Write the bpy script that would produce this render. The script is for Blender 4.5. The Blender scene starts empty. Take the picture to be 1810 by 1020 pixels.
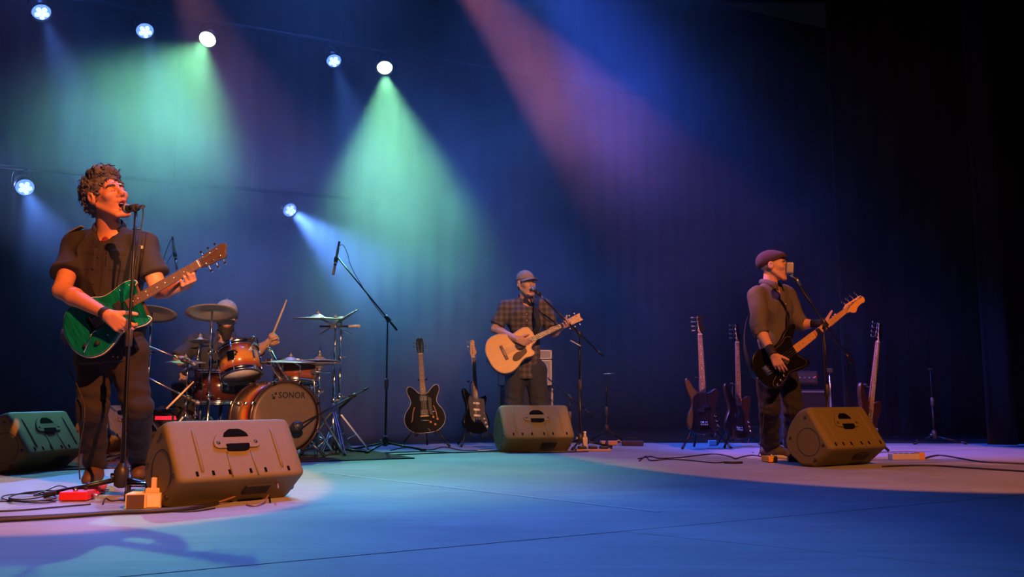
import bpy, bmesh, math, random
import numpy as np
from mathutils import Vector, Matrix, Euler
random.seed(7)
SC = bpy.context.scene
COL = SC.collection
PI = math.pi
V = Vector

# ---------------------------------------------------------------- camera
FPX, CAMH = 1550.0, 0.49
PITCH = math.atan(193.0/FPX)
cam_d = bpy.data.cameras.new('camera')
cam_d.sensor_width = 36.0
cam_d.lens = 36.0*FPX/1810.0
cam_d.clip_end = 200
cam = bpy.data.objects.new('camera', cam_d)
COL.objects.link(cam)
cam.location = (0, 0, CAMH)
cam.rotation_euler = (PI/2 + PITCH, 0, 0)
SC.camera = cam

def ray(px, py):
    a, b = (px-905.0)/FPX, (510.0-py)/FPX
    c, s = math.cos(PITCH), math.sin(PITCH)
    return V((a, c - b*s, s + b*c))
def at(px, py, Y):
    d = ray(px, py); t = Y/d.y
    return V((d.x*t, Y, CAMH + d.z*t))
def atz(px, py, z):
    d = ray(px, py); t = (z-CAMH)/d.z
    return V((d.x*t, d.y*t, z))
def gnd(px, py): return atz(px, py, 0.0)

# ---------------------------------------------------------------- view, world
vs = SC.view_settings
vs.view_transform = 'Standard'; vs.look = 'None'; vs.gamma = 1.0
vs.use_curve_mapping = False
vs.exposure = 0.0
SC.display_settings.display_device = 'sRGB'
world = bpy.data.worlds.new('dark_hall'); SC.world = world
world.use_nodes = True
world.node_tree.nodes['Background'].inputs[0].default_value = (0.25, 0.3, 0.6, 1)
world.node_tree.nodes['Background'].inputs[1].default_value = 0.006

# stage directions: the stage front faces to the right of the camera
TH = math.radians(27)
SF = V((math.sin(TH), -math.cos(TH), 0))       # towards the audience
SR = V((math.cos(TH), math.sin(TH), 0))        # along the back line, to picture right

# ---------------------------------------------------------------- lights
def spot(name, loc, target, col, watts, deg, blend=0.3, radius=0.06):
    d = bpy.data.lights.new(name, 'SPOT')
    d.color = col; d.energy = watts; d.spot_size = math.radians(deg)
    d.spot_blend = blend; d.shadow_soft_size = radius
    o = bpy.data.objects.new(name, d); COL.objects.link(o)
    o.location = loc
    o.rotation_euler = (V(target)-V(loc)).to_track_quat('-Z', 'Y').to_euler()
    return o
BLUE = (0.10, 0.26, 1.0); DBLUE = (0.03, 0.10, 1.0); GREEN = (0.28, 1.0, 0.46)
PINK = (1.0, 0.30, 0.42); AMBER = (1.0, 0.42, 0.13); WARM = (1.0, 0.50, 0.22); RED = (1.0, 0.13, 0.05)
# front-of-house lamps behind the camera, one pool per musician; an added haze lamp last
spot('front_spot_singer', (3.4, -2.2, 6.4), (-2.42, 4.70, 0.66), (1.0, 0.27, 0.065), 8600, 17.3, 0.08, 0.05)
spot('front_spot_bass', (2.9, -1.6, 6.4), (2.65, 7.2, 0.30), (1.0, 0.28, 0.07), 4000, 22.5, 0.08, 0.05)
spot('front_spot_guitar', (3.2, -2.5, 5.2), (0.05, 8.5, 0.95), (1.0, 0.40, 0.16), 5000, 11, 0.5, 0.05)
spot('front_spot_drums', (0.8, -3.0, 2.6), (-2.1, 7.4, 0.85), (1.0, 0.46, 0.22), 4600, 12, 0.6, 0.05)
spot('top_spot_pink_left', atz(295, -95, 4.9), (-0.6, 5.6, 0.0), (1.0, 0.36, 0.5), 380, 22, 0.6, 0.06)
spot('added_haze_side_blue', (-8.0, 9.6, 3.3), (1.5, 11.9, 1.9), (0.24, 0.36, 1.0), 2500, 44, 1.0, 0.08)  # added unseen lamp that brightens the low haze along the back
# bars above the stage, out of the picture, then added haze fill lamps
spot('top_spot_pink', atz(755, -110, 4.75), (3.2, 7.9, 0.0), (1.0, 0.26, 0.36), 1900, 26, 0.35, 0.06)
spot('top_spot_blue_right', atz(900, -210, 4.95), (3.2, 9.0, 0.3), DBLUE, 4300, 44, 0.9, 0.06)
spot('top_spot_blue_floor', (-1.0, 6.5, 6.0), (-0.9, 3.1, 0.0), (0.12, 0.31, 1.0), 1800, 46, 0.9, 0.06)
spot('top_spot_blue_floor_right', (1.0, 6.8, 6.0), (0.3, 3.5, 0.0), (0.04, 0.13, 1.0), 750, 46, 1.0, 0.06)
spot('top_spot_rose', (-4.6, 7.2, 5.4), (-2.5, 4.1, 0.0), (1.0, 0.36, 0.55), 300, 26, 0.5, 0.06)
for i_, (x_, y_, w_) in enumerate(((-5.0, 8.4, 800), (-2.4, 9.6, 1000), (0.2, 10.6, 1000), (1.8, 11.2, 260))):
    spot('added_haze_fill_blue', (x_, y_, 6.9), (x_+0.5, y_-0.9, 0.0), (0.07, 0.20, 1.0), w_, 84, 1.0, 0.08)  # added unseen lamps that fill the upstage haze with blue
SC.cycles.volume_step_rate = 2.2; SC.cycles.volume_max_steps = 96
SC.cycles.adaptive_threshold = 0.03
SC.cycles.max_bounces = 5; SC.cycles.diffuse_bounces = 2; SC.cycles.glossy_bounces = 2
SC.cycles.transmission_bounces = 2; SC.cycles.volume_bounces = 0; SC.cycles.transparent_max_bounces = 4
SC.cycles.caustics_reflective = False; SC.cycles.caustics_refractive = False
# ---------------------------------------------------------------- materials
MATS = {}
def mat(name, col, rough=0.5, metal=0.0, var=0.15, scale=20.0, bump=0.0, bscale=200.0, coat=0.0, emit=None, estr=0.0, sheen=0.0, trans=0.0):
    if name in MATS: return MATS[name]
    m = bpy.data.materials.new(name); m.use_nodes = True
    nt = m.node_tree; N = nt.nodes; L = nt.links
    b = N['Principled BSDF']
    b.inputs['Roughness'].default_value = rough
    b.inputs['Metallic'].default_value = metal
    b.inputs['Coat Weight'].default_value = coat
    b.inputs['Sheen Weight'].default_value = sheen
    b.inputs['Transmission Weight'].default_value = trans
    tc = N.new('ShaderNodeTexCoord')
    if var > 0:
        nz = N.new('ShaderNodeTexNoise'); nz.inputs['Scale'].default_value = scale; nz.inputs['Detail'].default_value = 4
        L.new(tc.outputs['Object'], nz.inputs['Vector'])
        mx = N.new('ShaderNodeMixRGB'); mx.blend_type = 'MIX'
        L.new(nz.outputs['Fac'], mx.inputs[0])
        mx.inputs[1].default_value = tuple(c*(1-var) for c in col)+(1,)
        mx.inputs[2].default_value = tuple(min(1, c*(1+var)) for c in col)+(1,)
        L.new(mx.outputs[0], b.inputs['Base Color'])
    else:
        b.inputs['Base Color'].default_value = tuple(col)+(1,)
    if bump > 0:
        n2 = N.new('ShaderNodeTexNoise'); n2.inputs['Scale'].default_value = bscale; n2.inputs['Detail'].default_value = 3
        L.new(tc.outputs['Object'], n2.inputs['Vector'])
        bp = N.new('ShaderNodeBump'); bp.inputs['Strength'].default_value = bump; bp.inputs['Distance'].default_value = 0.01
        L.new(n2.outputs['Fac'], bp.inputs['Height']); L.new(bp.outputs[0], b.inputs['Normal'])
    if emit is not None:
        b.inputs['Emission Color'].default_value = tuple(emit)+(1,)
        b.inputs['Emission Strength'].default_value = estr
    MATS[name] = m
    return m

M_BLACKMETAL = mat('black_metal', (0.02, 0.02, 0.022), 0.38, 0.6, 0.1)
M_CHROME = mat('chrome', (0.75, 0.76, 0.78), 0.16, 1.0, 0.06)
M_STEEL = mat('brushed_steel', (0.5, 0.5, 0.52), 0.3, 1.0, 0.1)
M_RUBBER = mat('black_rubber', (0.015, 0.015, 0.016), 0.7, 0, 0.2)
M_PLASTIC = mat('black_plastic', (0.022, 0.022, 0.024), 0.45, 0, 0.15)
M_GOLD = mat('gold_hardware', (0.8, 0.55, 0.2), 0.25, 1.0, 0.1)
M_WHITE = mat('off_white_plastic', (0.7, 0.68, 0.62), 0.4, 0, 0.08)
M_CYMBAL = mat('bronze_cymbal', (0.58, 0.46, 0.30), 0.42, 0.45, 0.12, 40, 0.05, 120)

# ---------------------------------------------------------------- mesh building
def tag(o, label, cat, group=None, kind=None):
    if label: o['label'] = label
    if cat: o['category'] = cat
    if group: o['group'] = group
    if kind: o['kind'] = kind
    return o
def thing(name, label, cat, loc=(0, 0, 0), group=None, mtx=None):
    o = bpy.data.objects.new(name, None); COL.objects.link(o)
    o.empty_display_size = 0.1
    if mtx is not None: o.matrix_world = mtx
    else: o.location = loc
    return tag(o, label, cat, group)

def basis(d):
    d = V(d).normalized()
    a = V((0, 0, 1)) if abs(d.z) < 0.9 else V((1, 0, 0))
    u = a.cross(d).normalized(); v = d.cross(u)
    return u, v, d

class MB:
    def __init__(s): s.v = []; s.f = []; s.mi = []; s.sm = []
    def add(s, vs, fs, mi=0, smooth=True):
        n = len(s.v); s.v += [tuple(p) for p in vs]
        for f in fs:
            s.f.append([i+n for i in f]); s.mi.append(mi); s.sm.append(smooth)
        return s
    def tube(s, pts, r, seg=8, mi=0, caps=True, rs=None):
        pts = [V(p) for p in pts]; n = len(pts)
        if rs is None: rs = [r]*n
        vs = []; t0 = (pts[1]-pts[0]).normalized(); u, v, _ = basis(t0)
        for i, p in enumerate(pts):
            if i == 0: t = pts[1]-pts[0]
            elif i == n-1: t = pts[-1]-pts[-2]
            else: t = pts[i+1]-pts[i-1]
            t = t.normalized() if t.length > 1e-9 else t0
            u = (u - t*u.dot(t))
            u = u.normalized() if u.length > 1e-6 else basis(t)[0]
            v = t.cross(u)
            for k in range(seg):
                a = 2*PI*k/seg
                vs.append(p + (u*math.cos(a)+v*math.sin(a))*rs[i])
        fs = []
        for i in range(n-1):
            for k in range(seg):
                a, b = i*seg+k, i*seg+(k+1) % seg
                fs.append([a, b, b+seg, a+seg])
        s.add(vs, fs, mi)
        if caps:
            m = len(s.v)-n*seg
            s.f.append([m+k for k in range(seg)][::-1]); s.mi.append(mi); s.sm.append(False)
            s.f.append([m+(n-1)*seg+k for k in range(seg)]); s.mi.append(mi); s.sm.append(False)
        return s
    def rod(s, a, b, r, r2=None, seg=10, mi=0):
        return s.tube([a, b], r, seg, mi, True, [r, r if r2 is None else r2])
    def lathe(s, prof, o=(0, 0, 0), ax=(0, 0, 1), seg=24, mi=0, smooth=True):
        # prof: (radius, height) list
        u, v, w = basis(ax); o = V(o); vs = []; fs = []
        for (r, h) in prof:
            for k in range(seg):
                a = 2*PI*k/seg
                vs.append(o + w*h + (u*math.cos(a)+v*math.sin(a))*r)
        for i in range(len(prof)-1):
            for k in range(seg):
                a, b = i*seg+k, i*seg+(k+1) % seg
                fs.append([a, b, b+seg, a+seg])
        s.add(vs, fs, mi, smooth)
        m = len(s.v)-len(prof)*seg
        if prof[0][0] > 1e-5: s.f.append([m+k for k in range(seg)][::-1]); s.mi.append(mi); s.sm.append(False)
        if prof[-1][0] > 1e-5:
            q = m+(len(prof)-1)*seg
            s.f.append([q+k for k in range(seg)]); s.mi.append(mi); s.sm.append(False)
        return s
    def box(s, c, h, R=None, mi=0, bev=0.0):
        c = V(c); hx, hy, hz = h
        if bev <= 0:
            P = [V((x*hx, y*hy, z*hz)) for x in (-1, 1) for y in (-1, 1) for z in (-1, 1)]
            F = [[0, 1, 3, 2], [4, 6, 7, 5], [0, 4, 5, 1], [2, 3, 7, 6], [0, 2, 6, 4], [1, 5, 7, 3]]
        else:
            bm = bmesh.new(); bmesh.ops.create_cube(bm, size=2)
            for q in bm.verts: q.co = V((q.co.x*hx, q.co.y*hy, q.co.z*hz))
            bmesh.ops.bevel(bm, geom=bm.edges[:], offset=bev, segments=2, affect='EDGES', profile=0.5)
            bm.verts.index_update()
            P = [q.co.copy() for q in bm.verts]; F = [[q.index for q in f.verts] for f in bm.faces]; bm.free()
        if R is not None: P = [R @ p for p in P]
        return s.add([c+p for p in P], F, mi, False)
    def ball(s, c, r, seg=10, mi=0, sc=(1, 1, 1), R=None):
        c = V(c); vs = []; fs = []; rings = max(4, seg//2)
        for i in range(rings+1):
            a = PI*i/rings
            for k in range(seg):
                b = 2*PI*k/seg
                p = V((math.sin(a)*math.cos(b)*sc[0], math.sin(a)*math.sin(b)*sc[1], math.cos(a)*sc[2]))*r
                vs.append(c + (R @ p if R is not None else p))
        for i in range(rings):
            for k in range(seg):
                a, b = i*seg+k, i*seg+(k+1) % seg
                fs.append([a, a+seg, b+seg, b])
        return s.add(vs, fs, mi)
    def prism(s, poly, z0, z1, bev=0.0, mi=0, mside=None, mtop=None):
        # polygon in XY extruded z0..z1 with a chamfer of size bev on both rims
        n = len(poly); mside = mi if mside is None else mside; mtop = mi if mtop is None else mtop
        def inset(d):
            out = []
            for i in range(n):
                a = V((*poly[i-1], 0)); b = V((*poly[i], 0)); c = V((*poly[(i+1) % n], 0))
                t = (c-a); t = t.normalized() if t.length > 0 else V((1, 0, 0))
                out.append((b.x - (-t.y)*-d*sg, b.y - t.x*-d*sg))
            return out
        area = sum(poly[i-1][0]*poly[i][1]-poly[i][0]*poly[i-1][1] for i in range(n))
        sg = 1 if area > 0 else -1
        rings = []
        if bev > 0:
            ins = inset(bev)
            i2 = inset(bev*0.3)
            rings = [(ins, z0), (i2, z0+bev*0.3), (poly, z0+bev), (poly, z1-bev), (i2, z1-bev*0.3), (ins, z1)]
        else: rings = [(poly, z0), (poly, z1)]
        vs = [];
        for pl, z in rings: vs += [(p[0], p[1], z) for p in pl]
        fs = []
        for i in range(len(rings)-1):
            for k in range(n):
                a, b = i*n+k, i*n+(k+1) % n
                fs.append([a, b, b+n, a+n] if sg > 0 else [a, a+n, b+n, b])
        s.add(vs, fs, mside, True)
        m = len(s.v)-len(vs); q = m+(len(rings)-1)*n
        bot = [m+k for k in range(n)]; top = [q+k for k in range(n)]
        if sg > 0: bot = bot[::-1]
        else: top = top[::-1]
        s.f.append(bot); s.mi.append(mi); s.sm.append(False)
        s.f.append(top); s.mi.append(mtop); s.sm.append(False)
        return s
    def build(s, name, mats, parent=None, label=None, shift=None):
        me = bpy.data.meshes.new(name)
        vs = s.v if shift is None else [(p[0]-shift[0], p[1]-shift[1], p[2]-shift[2]) for p in s.v]
        me.from_pydata(vs, [], s.f)
        if not isinstance(mats, (list, tuple)): mats = [mats]
        for m in mats: me.materials.append(m)
        me.polygons.foreach_set('material_index', s.mi)
        me.polygons.foreach_set('use_smooth', s.sm)
        me.update()
        o = bpy.data.objects.new(name, me); COL.objects.link(o)
        if parent is not None: o.parent = parent
        if label: o['label'] = label
        return o
def struct(o, label=None):
    o['kind'] = 'structure'
    if label: o['label'] = label
    return o
def spline(pts, n=8, closed=False):
    pts = [V(p) for p in pts]; m = len(pts); out = []
    rng = range(m) if closed else range(m-1)
    for i in rng:
        if closed: p0, p1, p2, p3 = pts[i-1], pts[i], pts[(i+1) % m], pts[(i+2) % m]
        else: p0, p1, p2, p3 = pts[max(i-1, 0)], pts[i], pts[i+1], pts[min(i+2, m-1)]
        for k in range(n):
            t = k/n
            out.append(0.5*((2*p1)+(p2-p0)*t+(2*p0-5*p1+4*p2-p3)*t*t+(3*p1-p0-3*p2+p3)*t**3))
    if not closed: out.append(pts[-1])
    return out
def spline2(pts, n=6): return [(p.x, p.y) for p in spline([(a, b, 0) for a, b in pts], n, True)]
def frame(o, x, zhint):
    X = V(x).normalized(); Z = V(zhint); Z = (Z - X*Z.dot(X)).normalized(); Y = Z.cross(X)
    return Matrix(((X.x, Y.x, Z.x, o[0]), (X.y, Y.y, Z.y, o[1]), (X.z, Y.z, Z.z, o[2]), (0, 0, 0, 1)))
def copy_tree(o, parent=None):
    c = o.copy(); COL.objects.link(c); c.parent = parent
    for ch in list(o.children): copy_tree(ch, c)
    return c

# ---------------------------------------------------------------- signed distance sculpting
def vnoise(P, freq, seed=0):
    P = np.asarray(P)*freq; I = np.floor(P).astype(np.int64); f = P-I; f = f*f*(3-2*f)
    def h(a, b, c):
        n = (a*374761393 + b*668265263 + c*2147483647 + seed*1442695041) & 0x7fffffff
        n = ((n ^ (n >> 13))*1274126177) & 0x7fffffff
        return ((n ^ (n >> 16)) & 0xffff)/32767.5 - 1
    r = 0
    for dx in (0, 1):
        for dy in (0, 1):
            for dz in (0, 1):
                w = (f[:, 0] if dx else 1-f[:, 0])*(f[:, 1] if dy else 1-f[:, 1])*(f[:, 2] if dz else 1-f[:, 2])
                r = r + w*h(I[:, 0]+dx, I[:, 1]+dy, I[:, 2]+dz)
    return r

class Field:
    def __init__(s, lo, hi, h):
        s.h = h; s.lo = np.array(lo, float)
        s.n = np.ceil((np.array(hi)-s.lo)/h).astype(int)+1
        s.F = np.full(tuple(s.n), 0.15, np.float32)
    def slab(s, lo, hi, m):
        a = np.clip(np.floor((np.array(lo)-m-s.lo)/s.h).astype(int), 0, s.n)
        b = np.clip(np.ceil((np.array(hi)+m-s.lo)/s.h).astype(int)+1, 0, s.n)
        sl = tuple(slice(i, j) for i, j in zip(a, b))
        x, y, z = [(s.lo[i]+s.h*np.arange(a[i], b[i])).astype(np.float32) for i in range(3)]
        return sl, x[:, None, None], y[None, :, None], z[None, None, :]
    def comb(s, sl, d, k, op):
        F = s.F[sl]
        if F.size == 0: return
        if op == 'u':
            if k > 0:
                h = np.clip(0.5+0.5*(F-d)/k, 0, 1); s.F[sl] = F*(1-h)+d*h-k*h*(1-h)
            else: s.F[sl] = np.minimum(F, d)
        else:
            d = -d
            if k > 0:
                h = np.clip(0.5-0.5*(F-d)/k, 0, 1); s.F[sl] = F*(1-h)+d*h+k*h*(1-h)
            else: s.F[sl] = np.maximum(F, d)
    def cone(s, a, b, ra, rb=None, k=0.01, flat='', op='u', sq=None):
        rb = ra if rb is None else rb
        a = np.array(a, float); b = np.array(b, float); R = max(ra, rb)
        sl, x, y, z = s.slab(np.minimum(a, b)-R, np.maximum(a, b)+R, k+4*s.h)
        ba = b-a; L2 = max(1e-12, float(ba@ba))
        px, py, pz = x-a[0], y-a[1], z-a[2]
        t0 = (px*ba[0]+py*ba[1]+pz*ba[2])/L2
        t = np.clip(t0, 0, 1)
        qx, qy, qz = px-t*ba[0], py-t*ba[1], pz-t*ba[2]
        if sq is not None:
            n, f = sq; n = np.array(n, float); n /= np.linalg.norm(n)
            e = (qx*n[0]+qy*n[1]+qz*n[2])*(f-1)
            qx, qy, qz = qx+e*n[0], qy+e*n[1], qz+e*n[2]
        d = np.sqrt(qx*qx+qy*qy+qz*qz)-(ra+(rb-ra)*t)
        L = math.sqrt(L2)
        if 'b' in flat: d = np.maximum(d, (t0-1)*L)
        if 'a' in flat: d = np.maximum(d, -t0*L)
        s.comb(sl, d, k, op)
    def path(s, pts, rs, k=0.01, sq=None, op='u'):
        for i in range(len(pts)-1): s.cone(pts[i], pts[i+1], rs[i], rs[i+1], k, '', op, sq)
    def ell(s, c, r, R=None, k=0.01, op='u'):
        c = np.array(c, float); r = np.array(r, float); m = r.max()
        sl, x, y, z = s.slab(c-m, c+m, k+4*s.h)
        px, py, pz = x-c[0], y-c[1], z-c[2]
        if R is None: R = np.eye(3)
        R = np.array(R)          # columns are axes
        q = [(px*R[0, i]+py*R[1, i]+pz*R[2, i]) for i in range(3)]
        k0 = np.sqrt(sum((q[i]/r[i])**2 for i in range(3)))
        k1 = np.sqrt(sum((q[i]/r[i]**2)**2 for i in range(3)))+1e-9
        s.comb(sl, k0*(k0-1)/k1, k, op)
    def box(s, c, hs, R=None, rd=0.0, k=0.0, op='u', emboss=None):
        c = np.array(c, float); hs = np.array(hs, float); m = np.linalg.norm(hs)+rd
        sl, x, y, z = s.slab(c-m, c+m, k+2*s.h)
        px, py, pz = x-c[0], y-c[1], z-c[2]
        if R is None: R = np.eye(3)
        R = np.array(R)
        q = [np.abs(px*R[0, i]+py*R[1, i]+pz*R[2, i])-hs[i] for i in range(3)]
        if emboss is not None:
            dd = np.maximum(np.maximum(q[0], q[1]), q[2])
            w = np.clip(-dd/(1.2*s.h), 0, 1)
            s.F[sl] -= (emboss*w).astype(np.float32); return
        out = np.sqrt(sum(np.maximum(a, 0)**2 for a in q))+np.minimum(np.maximum(np.maximum(q[0], q[1]), q[2]), 0)-rd
        s.comb(sl, out, k, op)
    def nets(s):
        F = s.F; S = F < 0; nx, ny, nz = F.shape
        cnt = np.zeros((nx-1, ny-1, nz-1), np.int8)
        offs = [(i, j, k) for i in (0, 1) for j in (0, 1) for k in (0, 1)]
        for i, j, k in offs: cnt += S[i:nx-1+i, j:ny-1+j, k:nz-1+k]
        act = (cnt > 0) & (cnt < 8)
        A = np.argwhere(act)
        idx = np.full(act.shape, -1, np.int32); idx[act] = np.arange(len(A))
        vals = np.stack([F[A[:, 0]+i, A[:, 1]+j, A[:, 2]+k] for i, j, k in offs], 1)
        acc = np.zeros((len(A), 3)); c = np.zeros(len(A))
        for a in range(8):
            for b in range(a+1, 8):
                oa, ob = np.array(offs[a]), np.array(offs[b])
                if np.abs(oa-ob).sum() != 1: continue
                m = (vals[:, a] < 0) != (vals[:, b] < 0)
                t = vals[m, a]/(vals[m, a]-vals[m, b])
                acc[m] += oa+(ob-oa)*t[:, None]; c[m] += 1
        P = s.lo+s.h*(A+acc/c[:, None])
        quads = []
        for ax in range(3):
            o1, o2 = [(1, 2), (2, 0), (0, 1)][ax]
            S0 = np.take(S, range(0, S.shape[ax]-1), ax); S1 = np.take(S, range(1, S.shape[ax]), ax)
            E = np.argwhere(S0 != S1)
            E = E[(E[:, o1] > 0) & (E[:, o2] > 0) & (E[:, o1] < S.shape[o1]-1) & (E[:, o2] < S.shape[o2]-1)]
            if len(E) == 0: continue
            sgn = S[E[:, 0], E[:, 1], E[:, 2]]
            def cell(d1, d2):
                Q = E.copy(); Q[:, o1] -= d1; Q[:, o2] -= d2
                return idx[Q[:, 0], Q[:, 1], Q[:, 2]]
            q = np.stack([cell(1, 1), cell(0, 1), cell(0, 0), cell(1, 0)], 1)
            q[~sgn] = q[~sgn][:, ::-1]
            quads.append(q)
        return P, np.concatenate(quads)
def np_normals(P, Q):
    n = np.cross(P[Q[:, 2]]-P[Q[:, 0]], P[Q[:, 3]]-P[Q[:, 1]])
    N = np.zeros_like(P)
    for i in range(4): np.add.at(N, Q[:, i], n)
    return N/(np.linalg.norm(N, axis=1, keepdims=True)+1e-12)
def np_mesh(name, P, Q, mats, parent=None, mi=None, shift=(0, 0, 0)):
    me = bpy.data.meshes.new(name)
    P = P-np.array(shift)
    me.vertices.add(len(P)); me.vertices.foreach_set('co', P.ravel())
    me.loops.add(Q.size); me.loops.foreach_set('vertex_index', Q.ravel().astype(np.int32))
    me.polygons.add(len(Q)); me.polygons.foreach_set('loop_start', np.arange(0, Q.size, 4, dtype=np.int32))
    me.polygons.foreach_set('loop_total', np.full(len(Q), 4, np.int32))
    if not isinstance(mats, (list, tuple)): mats = [mats]
    for m in mats: me.materials.append(m)
    if mi is not None: me.polygons.foreach_set('material_index', np.asarray(mi, np.int32))
    me.polygons.foreach_set('use_smooth', np.ones(len(Q), bool))
    me.update(calc_edges=True); me.validate()
    o = bpy.data.objects.new(name, me); COL.objects.link(o)
    if parent is not None: o.parent = parent
    return o
# ---------------------------------------------------------------- the setting
def mat_floor():
    m = mat('grey_stage_vinyl', (0.40, 0.42, 0.44), 0.42, 0, 0.0)
    nt = m.node_tree; N = nt.nodes; L = nt.links; b = N['Principled BSDF']
    tc = N.new('ShaderNodeTexCoord'); mp = N.new('ShaderNodeMapping')
    mp.inputs['Rotation'].default_value = (0, 0, -TH); mp.inputs['Scale'].default_value = (0.6, 5.0, 1)
    L.new(tc.outputs['Object'], mp.inputs['Vector'])
    a = N.new('ShaderNodeTexNoise'); a.inputs['Scale'].default_value = 2.2; a.inputs['Detail'].default_value = 7; a.inputs['Roughness'].default_value = 0.65
    L.new(mp.outputs[0], a.inputs['Vector'])
    c = N.new('ShaderNodeTexNoise'); c.inputs['Scale'].default_value = 1.3; c.inputs['Detail'].default_value = 5
    L.new(tc.outputs['Object'], c.inputs['Vector'])
    mul = N.new('ShaderNodeMath'); mul.operation = 'MULTIPLY'; L.new(a.outputs['Fac'], mul.inputs[0]); L.new(c.outputs['Fac'], mul.inputs[1])
    r = N.new('ShaderNodeValToRGB'); r.color_ramp.elements[0].position = 0.12; r.color_ramp.elements[0].color = (0.22, 0.23, 0.24, 1)
    r.color_ramp.elements[1].position = 0.42; r.color_ramp.elements[1].color = (0.35, 0.365, 0.37, 1)
    L.new(mul.outputs[0], r.inputs[0])
    # small dark scuffs
    v = N.new('ShaderNodeTexNoise'); v.inputs['Scale'].default_value = 9; v.inputs['Detail'].default_value = 8; v.inputs['Roughness'].default_value = 0.75
    L.new(mp.outputs[0], v.inputs['Vector'])
    r2 = N.new('ShaderNodeValToRGB'); r2.color_ramp.elements[0].position = 0.28; r2.color_ramp.elements[0].color = (0.45, 0.45, 0.45, 1)
    r2.color_ramp.elements[1].position = 0.40; r2.color_ramp.elements[1].color = (1, 1, 1, 1)
    L.new(v.outputs['Fac'], r2.inputs[0])
    mx = N.new('ShaderNodeMixRGB'); mx.blend_type = 'MULTIPLY'; mx.inputs[0].default_value = 1
    L.new(r.outputs[0], mx.inputs[1]); L.new(r2.outputs[0], mx.inputs[2]); L.new(mx.outputs[0], b.inputs['Base Color'])
    mr = N.new('ShaderNodeMapRange'); mr.inputs[3].default_value = 0.5; mr.inputs[4].default_value = 0.75
    L.new(a.outputs['Fac'], mr.inputs[0]); L.new(mr.outputs[0], b.inputs['Roughness'])
    return m
M_FLOOR = mat_floor()
M_SUB = mat('black_base_and_light_fade', (0.012, 0.012, 0.014), 0.6, 0, 0.3, 6)
fl = struct(MB().box((0, 5.5, -0.06), (12, 9.5, 0.05)).build('floor', M_SUB), 'black stage floor under the grey vinyl, its rear also standing for fading light')  # behind the vinyl the black also stands in for light fading upstage
E0, E1 = gnd(210, 1020), gnd(1730, 882)
ce = (E1-E0).normalized(); cn = V((-ce.y, ce.x, 0))
X0 = gnd(1110, 942); X0 = E0 + ce*(X0-E0).dot(ce)
dd = (gnd(1810, 1011)-X0).normalized()
G = 0.005
def sheet(poly):
    return MB().prism([(p.x, p.y) for p in poly], -0.012, 0.0).build('vinyl_sheet', M_FLOOR, fl)
b0, b1, b2, b3 = gnd(-500, 806), gnd(200, 799), gnd(850, 782.5), gnd(2300, 785)
s0, s1 = E0-ce*7+cn*G, E0+ce*10+cn*G
sheet([s0, s1, b3, b2, b1, b0])
dn = V((-dd.y, dd.x, 0))
a0 = X0-cn*G-dn*G; a1 = X0-cn*G+dn*G
sheet([E0-ce*7-cn*G, E0-ce*7-cn*6, a0+dd*7-cn*3, a0+dd*7, a0])
sheet([a1, a1+dd*7, E0+ce*10-cn*G])
tp = [gnd(575, 836), gnd(1165, 905)]
tdir = (tp[1]-tp[0]).normalized(); tn = V((-tdir.y, tdir.x, 0))*0.016
MB().prism([tuple(p.xy) for p in (tp[0]-tn, tp[1]-tn, tp[1]+tn, tp[0]+tn)], 0.0002, 0.0016).build('crease_strip', mat('pale_crease_strip', (0.40, 0.41, 0.42), 0.45, 0, 0.1), fl)  # crease in the vinyl drawn as a thin paler strip

M_WALL = mat('black_wall', (0.01, 0.01, 0.012), 0.9, 0, 0.2, 3)
bar0, bar1 = atz(73, 21, 4.7), atz(680, 119, 4.7)
bd = (bar1-bar0).normalized()
bn = V((-bd.y, bd.x, 0))            # upstage
def wall(name, a, b, z0, z1, t=0.08):
    d = (b-a).normalized(); n = V((-d.y, d.x, 0))*t
    return struct(MB().prism([tuple(p.xy) for p in (a, b, b+n, a+n)], z0, z1).build(name, M_WALL))
wa, wb = bar0-bd*5.5+bn*2.4, bar1+bd*12+bn*2.4; wa.z = wb.z = 0
wall('wall_back', wa, wb, 0, 8.0)
wall('wall_left', wa-bn*13.5, wa, 0, 8.0)
wall('wall_right', wb, wb-bn*15, 0, 8.0)
struct(MB().box((0.5, 6.5, 8.06), (13, 9.5, 0.05)).build('ceiling', M_WALL))

M_CURT = mat('black_velour', (0.004, 0.004, 0.005), 0.95, 0, 0.25, 8, 0, sheen=0.0)
def curtain(a, b, z0, z1, wave, amp, label, seed, group=None):
    rnd = random.Random(seed); d = (b-a); L = d.length; d = d/L; n = V((-d.y, d.x, 0))
    nx = max(24, int(L/wave*10)); rows = 7; mb = MB(); vs = []; fs = []
    ph = [rnd.uniform(0, 6.28) for _ in range(4)]
    for j in range(rows):
        t = j/(rows-1); z = z0+(z1-z0)*t
        for i in range(nx+1):
            s = L*i/nx
            w = math.sin(s/wave*2*PI + 0.8*math.sin(s*1.3+ph[0])+ph[1])*amp + 0.4*amp*math.sin(s/wave*2*PI*0.43+ph[2]+0.3*t)
            w *= (1.0-0.35*t)
            vs.append(a+d*s+n*w+V((0, 0, z)))
    for j in range(rows-1):
        for i in range(nx):
            q = j*(nx+1)+i; fs.append([q, q+1, q+nx+2, q+nx+1])
    mb.add(vs, fs)
    o = mb.build('stage_curtain', M_CURT)
    md = o.modifiers.new('thickness', 'SOLIDIFY'); md.thickness = 0.006
    return tag(o, label, 'curtain', group)
c0 = bar0-bd*5.0+bn*1.6; c0.z = 0
curtain(c0, c0+bd*9.2, 0.02, 7.2, 0.30, 0.03, 'black pleated backdrop curtain behind the drum kit', 1)
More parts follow.
